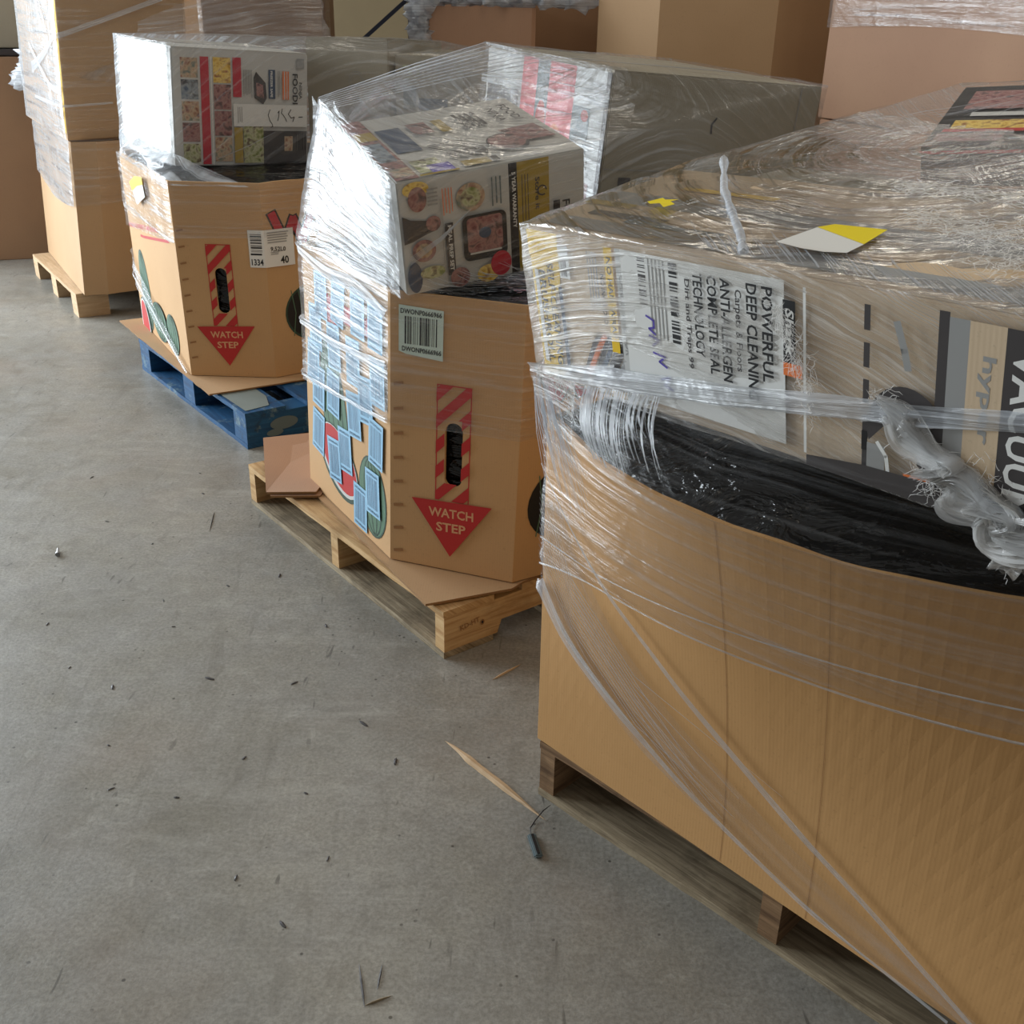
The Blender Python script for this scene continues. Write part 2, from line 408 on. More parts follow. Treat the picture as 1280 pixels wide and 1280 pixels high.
# ------------------------------------------------------------------ bins with open top
class Ring:
    """side wall of a bin: base loop and top loop with the same count of points"""
    def __init__(s, base, top, z0, z1, power=1.0):
        s.b = [Vector(p) for p in base]; s.t = [Vector(p) for p in top]; s.z0 = z0; s.z1 = z1; s.p = power
        n = len(base); s.cum = [0.0]
        for i in range(n): s.cum.append(s.cum[-1]+(s.b[(i+1)%n]-s.b[i]).length)
        s.L = s.cum[-1]
        a = sum(s.b[i].x*s.b[(i+1)%n].y-s.b[(i+1)%n].x*s.b[i].y for i in range(n))
        s.sg = 1 if a > 0 else -1
    def seg(s, q):
        q %= s.L; n = len(s.b)
        lo, hi = 0, n
        while hi-lo > 1:
            mid = (lo+hi)//2
            if s.cum[mid] <= q: lo = mid
            else: hi = mid
        return lo, (q-s.cum[lo])/(s.cum[lo+1]-s.cum[lo])
    def xy(s, q, z):
        i, f = s.seg(q); n = len(s.b); j = (i+1) % n
        tt = min(max((z-s.z0)/(s.z1-s.z0), 0), 1.3)**s.p
        return (s.b[i].lerp(s.b[j], f)).lerp(s.t[i].lerp(s.t[j], f), tt)
    def P(s, q, z, off=0.0, soft=0.004):
        a = s.xy(q-soft, z); b = s.xy(q+soft, z); d = b-a
        nrm = Vector((d.y, -d.x)).normalized()*s.sg
        c = s.xy(q, z)+nrm*off
        return Vector((c.x, c.y, z))
def make_bin(name, label, ring, mat, hole=None, th=0.008, nz=7, ds=0.05, cat='bin', corners=(), rim_noise=0.0, group=None, loc=None):
    """hole = (segment index, s centre, z centre, half width, half height)"""
    bm = bmesh.new(); L = uvl(bm); n = len(ring.b)
    def quad(P, uvs, flip=False):
        V = [bm.verts.new(p) for p in P]; f = bm.faces.new(V[::-1] if flip else V)
        for l, u in zip(f.loops, (uvs[::-1] if flip else uvs)): l[L].uv = u
    def top(q): return ring.z1 + rim_noise*noise.noise(Vector((q*9, 3.1, 0)))
    qs = []
    for i in range(n):
        k = max(1, int((ring.cum[i+1]-ring.cum[i])/ds+0.5))
        if hole and i == hole[0]: k = 1
        for j in range(k): qs.append((ring.cum[i]+(ring.cum[i+1]-ring.cum[i])*j/k, i))
    qs.append((ring.L, n))
    zf = [j/nz for j in range(nz+1)]
    for (q0, i0), (q1, i1) in zip(qs, qs[1:]):
        T0, T1 = top(q0), top(q1 if q1 < ring.L else 0)
        if hole and i0 == hole[0]:
            _, hc, hz, hw, hh = hole
            H = []
            for k in range(24):
                a = 2*math.pi*k/24; x = hw*math.cos(a); y = hw*math.sin(a)+(hh-hw if math.sin(a) >= 0 else -(hh-hw))
                H.append((hc+x, hz+y))
            O = [(q0, ring.z0), (q1, ring.z0)]
            for zf_ in zf[1:]: O.append((q1, ring.z0+(T1-ring.z0)*zf_))
            for zf_ in zf[::-1][:-1]: O.append((q0, ring.z0+(T0-ring.z0)*zf_))
            tris = tessellate_polygon([[Vector((a, b, 0)) for a, b in O], [Vector((a, b, 0)) for a, b in H]])
            allp = O+H
            for off, fl in ((0, False), (-th, True)):
                V = [bm.verts.new(ring.P(a, b, off, 0.0005) if 0 else (ring.P(min(max(a, q0+0.001), q1-0.001), b, off, 0.0005) if q0+0.002 < a < q1-0.002 else ring.P(a, b, off))) for a, b in allp]
                for t in tris:
                    try:
                        f = bm.faces.new([V[k] for k in t])
                        for l, k in zip(f.loops, t): l[L].uv = allp[k]
                    except ValueError: pass
            for k in range(24):
                a, b = H[k], H[(k+1) % 24]
                quad([ring.P(*a, 0, 0.0005), ring.P(*b, 0, 0.0005), ring.P(*b, -th, 0.0005), ring.P(*a, -th, 0.0005)], [(0,0)]*4)
        else:
            for za, zb in zip(zf, zf[1:]):
                A0, A1 = ring.z0+(T0-ring.z0)*za, ring.z0+(T1-ring.z0)*za
                B0, B1 = ring.z0+(T0-ring.z0)*zb, ring.z0+(T1-ring.z0)*zb
                for off, fl in ((0, False), (-th, True)):
                    quad([ring.P(q0,A0,off), ring.P(q1,A1,off), ring.P(q1,B1,off), ring.P(q0,B0,off)], [(q0,A0),(q1,A1),(q1,B1),(q0,B0)], fl)
        quad([ring.P(q0,T0,0), ring.P(q1,T1,0), ring.P(q1,T1,-th), ring.P(q0,T0,-th)], [(q0,0),(q1,0),(q1,th),(q0,th)])
    # floor of the bin
    V = [bm.verts.new(ring.P(q, ring.z0)) for q, _ in qs[:-1]]; bm.faces.new(V)
    bmesh.ops.remove_doubles(bm, verts=bm.verts[:], dist=0.0008)
    bmesh.ops.recalc_face_normals(bm, faces=bm.faces[:])
    root = tag(empty(name, loc or (ring.b[0].x, ring.b[0].y, ring.z0)), label, cat, group)
    link('wall', bm, mat, root)
    return root
def film_band(ring, q0, q1, lo, hi, off, mat, name='film_band', parent=None, ds=0.03, nz=8, ruff=0.002, label=None):
    """band of film round a bin; lo/hi are heights as functions of the run"""
    bm = bmesh.new(); L = uvl(bm); n = max(2, int(abs(q1-q0)/ds)); rows = []
    for i in range(n+1):
        q = q0+(q1-q0)*i/n; a, b = lo(q), hi(q); r = []
        for j in range(nz+1):
            z = a+(b-a)*j/nz
            o = off+ruff*noise.noise(Vector((q*3.0, z*60, off*100)))
            r.append((bm.verts.new(ring.P(q, z, o, 0.012)), (q, z)))
        rows.append(r)
    for i in range(n):
        for j in range(nz):
            c = [rows[i][j], rows[i+1][j], rows[i+1][j+1], rows[i][j+1]]
            f = bm.faces.new([x[0] for x in c])
            for l, x in zip(f.loops, c): l[L].uv = x[1]
    return link(name, bm, mat, parent, True, label)
def ribbon(f, pts, widths, mat, name, parent, off=0.005, n=40, ruff=0.0, cross=4, label=None):
    """pulled strip of film along a path of surface coordinates"""
    bm = bmesh.new(); L = uvl(bm); rows = []; run = 0; prev = None
    for i in range(n+1):
        t = i/n*(len(pts)-1); k = min(int(t), len(pts)-2); u = t-k
        p0 = pts[max(k-1,0)]; p1 = pts[k]; p2 = pts[k+1]; p3 = pts[min(k+2, len(pts)-1)]
        c = [0.5*((2*p1[d])+(-p0[d]+p2[d])*u+(2*p0[d]-5*p1[d]+4*p2[d]-p3[d])*u*u+(-p0[d]+3*p1[d]-3*p2[d]+p3[d])*u**3) for d in (0,1)]
        wd = widths[k]+(widths[k+1]-widths[k])*u
        if prev: run += math.hypot(c[0]-prev[0], c[1]-prev[1])
        rows.append((c, wd, run)); prev = c
    V = []
    for i, (c, wd, r) in enumerate(rows):
        a = rows[max(i-1,0)][0]; b = rows[min(i+1,n)][0]; d = math.hypot(b[0]-a[0], b[1]-a[1]) or 1
        nx, ny = -(b[1]-a[1])/d, (b[0]-a[0])/d; row = []
        for j in range(cross+1):
            o = (j/cross-0.5)*wd
            h = off+ruff*noise.noise(Vector((r*8, j*1.7, off*50)))
            row.append((bm.verts.new(f(c[0]+nx*o, c[1]+ny*o, h)), (r, o)))
        V.append(row)
    for i in range(n):
        for j in range(cross):
            q = [V[i][j], V[i+1][j], V[i+1][j+1], V[i][j+1]]
            fc = bm.faces.new([x[0] for x in q])
            for l, x in zip(fc.loops, q): l[L].uv = x[1]
    return link(name, bm, mat, parent, True, label)
def film_hull(pts, mat, name, parent, drop=None, maxlen=0.05, amp=0.004, seed=0.0, centre=None, label=None, grow=1.0, second=None):
    bm = bmesh.new()
    c0 = sum((Vector(p) for p in pts), Vector())/len(pts)
    for p in pts: bm.verts.new(c0+(Vector(p)-c0)*grow)
    r = bmesh.ops.convex_hull(bm, input=bm.verts[:])
    dead = [g for g in r['geom_interior'] if isinstance(g, bmesh.types.BMVert)]
    bmesh.ops.delete(bm, geom=dead, context='VERTS')
    bm.normal_update()
    kill = [f for f in bm.faces if f.normal.z < -0.55 or (drop and drop(f))]
    bmesh.ops.delete(bm, geom=kill, context='FACES')
    bmesh.ops.delete(bm, geom=[v for v in bm.verts if not v.link_faces], context='VERTS')
    for _ in range(6):
        e = [x for x in bm.edges if x.calc_length() > maxlen]
        if not e: break
        bmesh.ops.subdivide_edges(bm, edges=e, cuts=1)
        bmesh.ops.triangulate(bm, faces=[f for f in bm.faces if len(f.verts) > 3])
    bm.normal_update()
    c = centre or c0
    for v in bm.verts:
        q = Vector((v.co.x*7, v.co.y*7, v.co.z*30+seed))
        v.co += v.normal*(amp*noise.noise(q)+amp*0.5*noise.noise(q*2.7))
    L = uvl(bm)
    for f in bm.faces:
        n = f.normal; hor = abs(n.z) < 0.75
        t = Vector((-n.y, n.x, 0));
        t = t.normalized() if t.length > 0.05 else Vector((0.6, 0.8, 0))
        for l in f.loops:
            d = l.vert.co-c
            a = math.atan2(d.y, d.x); rr = math.hypot(d.x, d.y)
            l[L].uv = (a*0.5, l.vert.co.z+rr*0.9)
    if second:
        mat = [mat]+[m for _, m in second]
        for f in bm.faces:
            for k, (test, _) in enumerate(second):
                if test(f.normal, f.calc_center_median()): f.material_index = k+1; break
    # keep the angular seam from tearing
    for f in bm.faces:
        us = [l[L].uv.x for l in f.loops]
        if max(us)-min(us) > 1.2:
            for l in f.loops:
                if l[L].uv.x < 0: l[L].uv.x += math.pi
    return link(name, bm, mat, parent, True, label)
def crumple(centre, radii, mat, name, parent, seed=1, n=3, amp=0.5, label=None):
    bm = bmesh.new(); bmesh.ops.create_icosphere(bm, subdivisions=n, radius=1.0); L = uvl(bm)
    for v in bm.verts:
        d = v.co.normalized(); k = 1+amp*noise.noise(d*2.6+Vector((seed, 0, 0)))+amp*0.6*noise.noise(d*6+Vector((0, seed, 0)))
        v.co = Vector(centre)+Vector((d.x*radii[0]*k, d.y*radii[1]*k, d.z*radii[2]*k))
    for f in bm.faces:
        for l in f.loops: l[L].uv = (l.vert.co.x+l.vert.co.y, l.vert.co.z)
    return link(name, bm, mat, parent, True, label)
def strands(segs, mat, name, parent, r=0.0008, label=None):
    bm = bmesh.new()
    for P in segs:
        P = [Vector(p) for p in P]; prev = None
        for i, p in enumerate(P):
            t = (P[min(i+1, len(P)-1)]-P[max(i-1, 0)]).normalized()
            a = t.cross(Vector((0.3, 0.2, 0.9))).normalized(); b = t.cross(a)
            rr = r*(0.35 if i in (0, len(P)-1) else 1)
            ring = [bm.verts.new(p+(a*math.cos(k*2.0944)+b*math.sin(k*2.0944))*rr) for k in range(3)]
            if prev:
                for k in range(3): bm.faces.new([prev[k], prev[(k+1)%3], ring[(k+1)%3], ring[k]])
            prev = ring
    return link(name, bm, mat, parent, True, label)
def liner(ring, z_edge, z_mid, mat, name, label, inset=0.012, seed=2.0, amp=0.03, n=22, parent=None):
    """crumpled bag lying over the filled bin"""
    bm = bmesh.new(); qs = [ring.L*i/90 for i in range(90)]
    cen = sum((ring.P(q, z_edge) for q in qs), Vector())/90
    prev = None; L = uvl(bm)
    for k in range(n+1):
        f = 1-k/n*0.98; row = []
        for q in qs:
            p = ring.P(q, z_edge, -inset); p = cen+(p-cen)*f
            h = (1-f**6)*(z_mid-z_edge)
            g = Vector((p.x*8, p.y*8, seed))
            p.z = z_edge+h+(amp*noise.noise(g)+amp*0.6*noise.noise(g*2.3))*min(1, (1-f)*6)
            row.append(bm.verts.new(p))
        if prev:
            for i in range(90): bm.faces.new([prev[i], prev[(i+1)%90], row[(i+1)%90], row[i]])
        prev = row
    bm.faces.new(prev)
    o = link(name, bm, mat, parent, True)
    if label: tag(o, label, 'plastic bag')
    return o

# ------------------------------------------------------------------ pallets
def make_pallet(name, label, o, yaw, m_top, m_str, m_low, length=1.016, depth=1.22, sw=0.038, notch=True, low=True, top_widths=None, blocks=False, seed=1, group=None, lead=0.14):
    """local x: along the visible left edge (boards), local y: along the stringers"""
    Mx = frame(o, yaw); root = tag(empty(name, o), label, 'pallet', group); rnd = random.Random(seed)
    T = 0.016; z1 = T if low else 0.0; SH = 0.093; z2 = z1+SH
    def board(nm, y0, wd, z, mat):
        bm = bmesh.new(); L = uvl(bm); N = 24; off = rnd.uniform(0, 5)
        rows = []
        for i in range(N+1):
            x = length*i/N; j0 = 0.0025*noise.noise(Vector((x*14, off, 0))); j1 = 0.0025*noise.noise(Vector((x*14, off, 5)))
            jz = 0.001*noise.noise(Vector((x*9, off, 9)))
            P = [(x, y0+j0, z+jz), (x, y0+wd+j1, z+jz), (x, y0+wd+j1, z+T+jz), (x, y0+j0, z+T+jz)]
            rows.append([(bm.verts.new(Mx @ Vector(p)), p) for p in P])
        def fc(c):
            f = bm.faces.new([x[0] for x in c])
            for l, x in zip(f.loops, c): l[L].uv = (x[1][0]+off, x[1][1]+x[1][2]+off)
        for a, b in zip(rows, rows[1:]):
            for k in range(4): fc([a[k], b[k], b[(k+1)%4], a[(k+1)%4]])
        fc(rows[0][::-1]); fc(rows[-1])
        bmesh.ops.recalc_face_normals(bm, faces=bm.faces[:])
        link(nm, bm, mat, root)
    tw = top_widths or [lead, 0.09, 0.09, 0.09, 0.09, 0.09, lead]
    gap = (depth-sum(tw))/(len(tw)-1); y = 0
    for wv in tw: board('deck_board', y, wv, z2, m_top); y += wv+gap
    if low:
        for y, wv in ((0, lead), (0.31, 0.09), (depth/2-0.045, 0.09), (depth-0.4, 0.09), (depth-lead, lead)): board('bottom_board', y, wv, 0, m_low)
    for i in range(3):
        x0 = (length-sw)*i/2
        if blocks:
            for yb in (0, depth/2-0.07, depth-0.14):
                bm = bmesh.new(); add_box(bm, Mx, x0, yb, z1, x0+sw, yb+0.14, z2-0.0005); link('block', bm, m_str, root)
            continue
        pr = [(0.0015, z1)]
        if notch:
            for c in (0.152, depth-0.152-0.229):
                pr += [(c, z1), (c+0.012, z1+0.033), (c+0.217, z1+0.033), (c+0.229, z1)]
        pr += [(depth-0.0015, z1), (depth-0.0015, z2-0.0005), (0.0015, z2-0.0005)]
        bm = bmesh.new(); L = uvl(bm)
        tris = tessellate_polygon([[Vector((a, b, 0)) for a, b in pr]])
        for x in (x0+0.001, x0+sw-0.001):
            V = [bm.verts.new(Mx @ Vector((x, a, b))) for a, b in pr]
            for t in tris:
                f = bm.faces.new([V[k] for k in t])
                for l, k in zip(f.loops, t): l[L].uv = (pr[k][0], pr[k][1]+x)
            if x > x0+0.005:
                for k in range(len(pr)):
                    j = (k+1) % len(pr)
                    f = bm.faces.new([Vp[k], Vp[j], V[j], V[k]])
                    for l, u in zip(f.loops, ((0, pr[k][1]), (0, pr[j][1]), (0.04, pr[j][1]), (0.04, pr[k][1]))): l[L].uv = u
            Vp = V
        bmesh.ops.recalc_face_normals(bm, faces=bm.faces[:])
        link('stringer', bm, m_str, root)
    return root, Mx
def sheet(name, label, pts, z, th, mat, jag=0.004, seed=1, cat='cardboard sheet'):
    """flat slab of corrugated board with a worn edge"""
    P = []
    for i, p in enumerate(pts):
        q = pts[(i+1) % len(pts)]; n = max(1, int(math.hypot(q[0]-p[0], q[1]-p[1])/0.04))
        for j in range(n):
            t = j/n; x = p[0]+(q[0]-p[0])*t; y = p[1]+(q[1]-p[1])*t
            if j: x += jag*noise.noise(Vector((x*30, y*30, seed))); y += jag*noise.noise(Vector((x*30, y*30, seed+7)))
            P.append((x, y))
    bm = bmesh.new(); L = uvl(bm)
    tris = tessellate_polygon([[Vector((a, b, 0)) for a, b in P]])
    A = [bm.verts.new((a, b, z)) for a, b in P]; B = [bm.verts.new((a, b, z+th)) for a, b in P]
    for t in tris:
        bm.faces.new([A[k] for k in t]); bm.faces.new([B[k] for k in t])
    for i in range(len(P)):
        j = (i+1) % len(P); f = bm.faces.new([A[i], A[j], B[j], B[i]]); f.material_index = 1
    bmesh.ops.recalc_face_normals(bm, faces=bm.faces[:])
    for f in bm.faces:
        for l in f.loops: l[L].uv = (l.vert.co.x, l.vert.co.y)
    o = link(name, bm, [mat, M['card_edge']])
    return tag(o, label, cat)

# ================================================================== SETTING
bm = bmesh.new(); add_box(bm, Matrix(), -9, -3, -0.1, 9, 12, 0)
o = link('floor', bm, M['concrete']); o['kind'] = 'structure'
bm = bmesh.new(); add_box(bm, Matrix(), -9, 9.0, 0, 9, 9.2, 5.5)
o = link('wall_back', bm, M['wall']); o['kind'] = 'structure'

def dirv(a): return Vector((math.cos(D2R(a)), math.sin(D2R(a))))

# ================================================================== BACKGROUND ROW
def octo(o, a, long_, cham, deep, ca=40, lean=(0, 0)):
    """octagonal loop: left face from o along a, then round; returned clockwise-free list starting at the left face's near end"""
    d1 = dirv(a); d2 = Vector((d1.y, -d1.x)); o = Vector(o)
    c = cham*math.sin(D2R(45)); p = [o, o-d1*c+d2*c, o-d1*c+d2*(c+deep), o+d2*(2*c+deep), o+d1*long_+d2*(2*c+deep), o+d1*(long_+c)+d2*(c+deep), o+d1*(long_+c)+d2*c, o+d1*long_]
    t = [q+Vector(lean) for q in p]
    return p, t
def simple_bin(name, label, loop, z0, z1, mat, **k):
    return Ring(loop, loop, z0, z1), make_bin(name, label, Ring(loop, loop, z0, z1), mat, **k)

def rect_loop(o, yaw, W, D, ch=0.0):
    a = dirv(yaw); b = dirv(yaw+90); o = Vector(o)
    if ch <= 0: return [o, o+a*W, o+a*W+b*D, o+b*D]
    return [o+b*ch, o+a*ch, o+a*(W-ch), o+a*W+b*ch, o+a*W+b*(D-ch), o+a*(W-ch)+b*D, o+a*ch+b*D, o+b*(D-ch)]

# big pinkish gaylord stack behind the near cartons
Cb = Carton('gaylord_box', 'large pinkish brown gaylord box, lower of the two stacked at upper right', (1.20, 4.62, 0.14), (-62, 0, 0), (1.25, 1.0, 0.80), M['kraft_pink'], gap=False)
Ct = Carton('gaylord_box', 'large pinkish brown gaylord box, film-banded and upper of the two stacked at upper right', (1.195, 4.64, 0.945), (-62, 0, 0), (1.25, 1.0, 0.90), M['kraft_pink'], gap=False)
make_pallet('wooden_pallet', 'wooden pallet under the two stacked gaylord boxes at upper right', (1.20, 4.62, 0), -62, M['pine'], M['pine'], M['pine'], 1.22, 1.0, seed=8)
wr = tag(empty('stretch_wrap', (1.2, 4.6, 1.3)), 'clear stretch film round the top of the upper pinkish gaylord box at upper right', 'plastic film')
loop = rect_loop((1.19, 4.63), -62, 1.27, 1.02)
rg = Ring(loop, loop, 0.9, 1.9)
film_band(rg, -0.3, 1.30, lambda q: 1.275+0.02*math.sin(q*3), lambda q: 1.84, 0.008, M['film_back'], 'film_band', wr)

# octagonal bins behind
def back_bin(name, label, o, yaw, W, D, ch, z0, z1, mat):
    lp = rect_loop(o, yaw, W, D, ch); r = Ring(lp, lp, z0, z1)
    return r, make_bin(name, label, r, mat, nz=3, ds=0.3)
r1, _ = back_bin('octagonal_bin', 'tall tan octagonal bin with a dark right facet, left of the pinkish gaylord boxes', (0.30, 5.10), -8, 1.05, 0.72, 0.28, 0.14, 1.75, M['kraft_tan'])
r2, _ = back_bin('octagonal_bin', 'brown bin behind the film-tented tall carton, between two tan bins', (-0.05, 5.95), 4, 0.70, 0.8, 0.10, 0.14, 1.55, M['kraft_dark'])
r3, _ = back_bin('octagonal_bin', 'pinkish tan bin beside the dark rack post, crumpled film on its top', (-0.44, 5.35), 3, 0.50, 0.6, 0.02, 0.14, 1.31, M['kraft_pink'])
for i, (p, yaw, nm) in enumerate((((0.20, 5.0, 0), -8, 'wooden pallet under the tall tan octagonal bin'), ((-0.1, 5.9, 0), 4, 'wooden pallet under the brown bin behind the tented carton'), ((-0.5, 5.25, 0), 3, 'wooden pallet under the pinkish tan bin by the rack post'))):
    make_pallet('wooden_pallet', nm, p, yaw, M['old_wood'], M['old_wood'], M['old_wood'], (1.15, 0.9, 0.6)[i], (0.80, 0.9, 0.65)[i], notch=False, seed=20+i)
wf = tag(empty('stretch_wrap', (-0.4, 5.3, 1.3)), 'crumpled clear film bunched on top of the pinkish tan bin by the rack post', 'plastic film')
for i in range(6):
    crumple((-0.40+0.13*i, 5.38+0.01*i, 1.345), (0.09, 0.05, 0.035), M['film_rope'], 'film_fold', wf, seed=i*3.1, n=3, amp=0.9)
for i in range(3):
    crumple((-0.465, 5.36, 1.31-0.06*i), (0.05, 0.05, 0.05), M['film_rope'], 'film_fold', wf, seed=20+i*3.1, n=3, amp=0.9)

# rack
rk = tag(empty('pallet_rack', (-0.62, 6.2, 0)), 'dark blue steel rack upright with a thin diagonal brace against the ochre wall', 'rack')
bm = bmesh.new(); add_box(bm, Matrix(), -0.60, 6.2, 0, -0.53, 6.27, 3.0); add_box(bm, Matrix(), -0.60, 7.1, 0, -0.53, 7.17, 3.0)
link('upright', bm, M['rack_paint'], rk)
bm = bmesh.new()
P0, P1 = Vector((-0.95, 6.22, 1.04)), Vector((-0.58, 6.22, 1.345)); d = (P1-P0).normalized(); s_ = d.cross(Vector((0, 1, 0)))*0.010
V = [bm.verts.new(p+q) for p in (P0, P1) for q in (s_, -s_, -s_+Vector((0, .012, 0)), s_+Vector((0, .012, 0)))]
for a in ((0,1,2,3),(7,6,5,4),(0,4,5,1),(1,5,6,2),(2,6,7,3),(3,7,4,0)): bm.faces.new([V[i] for i in a])
link('brace', bm, M['rack_paint'], rk)
bm = bmesh.new(); add_box(bm, Matrix(), -1.0, 6.22, 0.98, -0.60, 6.27, 1.10); link('beam', bm, M['kraft_dark'], rk)

# ochre boxes seen beside the rack and brown crinkled stack
Cx = Carton('gaylord_box', 'tall brown film-crinkled box behind the kraft carton, left of the rack', (-1.62, 6.0, 0.0), (4, 0, 0), (0.60, 0.7, 1.75), M['kraft_dark'], gap=False)
Cy = Carton('gaylord_box', 'tall greyish tan box behind the film tent left of the brown crinkled box', (-2.35, 6.3, 0.0), (4, 0, 0), (0.66, 0.7, 1.75), M['kraft_tan'], gap=False)
wr = tag(empty('stretch_wrap', (-1.6, 6.0, 1.2)), 'crinkled clear film round the tall brown box left of the rack', 'plastic film')
lp = rect_loop((-1.63, 5.99), 4, 0.62, 0.72)
film_band(Ring(lp, lp, 0, 1.8), -0.3, 0.9, lambda q: 0.6, lambda q: 1.72, 0.008, M['film_low_haze'], 'film_band', wr)

# ================================================================== FAR LEFT BOX
Cl = Carton('gaylord_box', 'brown gaylord box standing on the floor at the far left edge', (-3.25, 5.75, 0.0), (17, 0, 0), (0.95, 0.9, 1.02), M['kraft_dark'], gap=False)
bm = bmesh.new()
o = Carton('carton', 'dark-topped carton on the brown gaylord box at far left', (-3.15, 5.85, 1.025), (17, 0, 0), (0.75, 0.6, 0.03), M['dark'], gap=False)
o2 = Carton('carton', 'tan carton above the dark one on the far left gaylord box', (-3.13, 5.9, 1.06), (17, 0, 0), (0.70, 0.5, 0.45), M['grey_board'], gap=False)
wf = tag(empty('stretch_wrap', (-2.35, 5.7, 1.0)), 'loose tuft of clear film hanging at the corner of the far left box', 'plastic film')
for i in range(5):
    crumple((-2.46+0.035*i, 5.78-0.02*i, 0.93+0.06*(i%3)), (0.07, 0.04, 0.055), M['film_rope'], 'film_fold', wf, seed=40+i*2.3, n=3, amp=0.9)

# ================================================================== LEFT STACK
PL, MPL = make_pallet('block_pallet', 'pale block pallet under the two stacked tan gaylords at left', (-1.985+0.92*math.cos(D2R(123.5)), 4.80+0.92*math.sin(D2R(123.5)), 0), -56.5, M['pale_wood'], M['pale_wood'], M['pale_wood'], 0.92, 1.1, sw=0.105, low=False, blocks=True, seed=3)
lp0 = [Vector((-1.935, 4.775)), Vector((-1.835, 4.80)), Vector((-1.50, 5.10)), Vector((-1.35, 5.35)), Vector((-1.75, 5.98)), Vector((-2.02, 6.06)), Vector((-2.32, 5.80)), Vector((-2.43, 5.62))]
rl = Ring(lp0, [p+Vector((0.035, 0.01)) for p in lp0], 0.112, 0.765)
make_bin('octagonal_bin', 'tan octagonal bin on the pale block pallet, lower of its stack', rl, M['kraft_tan'], nz=4, ds=0.2)
lp1 = [Vector((-1.905, 4.775)), Vector((-1.50, 5.16)), Vector((-1.86, 5.92)), Vector((-2.42, 5.62))]
ru = Ring(lp1, [p+Vector((0.06, 0.0)) for p in lp1], 0.772, 1.75)
ub = make_bin('gaylord_box', 'tall tan box wrapped in film, upper of the left stack on the block pallet', ru, M['kraft_tan'], nz=4, ds=0.2, cat='box')
pr = Print(lambda q, z, o: ru.P(q, z, o, 0.001)); Lq = ru.cum[4]
pr.rect(-0.035, 0.80, -0.004, 1.74, 'yellow'); pr.done('tape_strip', ub, 'yellow tape strip down the near corner')
wl = tag(empty('stretch_wrap', (-1.9, 4.7, 0.5)), 'dense white streaked film round the tall left stack', 'plastic film')
film_band(ru, -1.05, -0.002, lambda q: 0.78, lambda q: 1.70, 0.012, M['film_far'], 'film_sheet', wl, ruff=0.006)
film_band(ru, 0.0, 1.3, lambda q: 0.78, lambda q: 1.70, 0.008, M['film_low_haze'], 'film_sheet', wl, ruff=0.003)
film_band(rl, -1.1, -0.002, lambda q: 0.50+0.03*math.sin(q*4), lambda q: 0.775, 0.012, M['film_far'], 'film_band', wl, ruff=0.006)
film_band(rl, 0.0, 1.1, lambda q: 0.50+0.05*q, lambda q: 0.775, 0.008, M['film_low_haze'], 'film_band', wl)
fu = lambda q, z, o: ru.P(q, z, o, 0.01)
ribbon(fu, [(-0.62, 1.02), (-0.3, 1.09), (0.0, 1.18), (0.45, 1.32)], [0.05, 0.03, 0.02, 0.02], M['film_rope'], 'film_rope', wl, 0.018)
ribbon(fu, [(-0.62, 1.12), (-0.4, 1.04), (-0.2, 0.98), (0.0, 0.97)], [0.02, 0.015, 0.02, 0.03], M['film_rope'], 'film_rope', wl, 0.020)
ribbon(fu, [(-0.60, 0.90), (-0.3, 0.905), (0.0, 0.91), (0.2, 0.915)], [0.012, 0.015, 0.01, 0.008], M['film_rope'], 'film_rope', wl, 0.020)
# loose film sheet blown out to the right, behind the white carton
film_hull([Vector(p) for p in ((-1.83, 4.80, 1.02), (-1.60, 4.95, 1.10), (-1.50, 4.98, 0.95), (-1.55, 5.10, 1.15), (-1.78, 4.92, 0.98))], M['film_low_haze'], 'film_fold', wl, seed=3)

# ================================================================== BLUE PALLET STACK
BP, MBP = make_pallet('blue_pallet', 'blue painted pallet with worn paint under the farther watermelon bin', (-0.875+math.cos(D2R(126.9)), 3.300+math.sin(D2R(126.9)), 0), -53.1, M['blue_wood'], M['blue_wood'], M['blue_wood'], 1.0, 1.2, sw=0.10, notch=False, seed=5, lead=0.145)
# grey worn paint on the near lead board
pr = Print(lambda x, y, o: MBP @ Vector((x, y, 0.1255+o)))
pr.poly([(0.98,0.012),(0.80,0.008),(0.58,0.02),(0.60,0.07),(0.72,0.13),(0.88,0.130),(0.97,0.10)], 'worn'); pr.done('worn_patch', BP, 'grey patch where the blue paint has worn off')
pr = Print(lambda x, y, o: MBP @ Vector((1.0+o, y, x)))
pr.ell(0.068, 0.135, 0.022, 0.05, 'slate'); pr.ell(0.04, 0.10, 0.012, 0.03, 'slate'); pr.done('worn_patch', BP, 'pale scuffed patch on the blue stringer')
sheet('cardboard_sheet', 'tan cardboard sheet lying between the blue pallet and its bin', [(-1.03, 3.455), (-0.74, 3.63), (-0.55, 4.3), (-1.30, 4.50), (-1.62, 4.31)], 0.129, 0.005, M['kraft_tan'], seed=4)
bl = [Vector((-1.141, 3.644)), Vector((-0.841, 3.638)), Vector((-0.36, 4.00)), Vector((-0.30, 4.27)), Vector((-0.66, 4.72)), Vector((-0.95, 4.78)), Vector((-1.42, 4.50)), Vector((-1.52, 4.30))]
rb = Ring(bl, [p+Vector((-0.006, -0.004)) for p in bl], 0.136, 0.80)
facet_c = 0.142
bb = make_bin('watermelon_bin', 'octagonal watermelon bin with a white barcode label, standing on the blue pallet', rb, M['kraft'], hole=(0, facet_c, 0.440, 0.020, 0.078), rim_noise=0.008)
fb = lambda q, z, o: rb.P(q, z, o, 0.002)
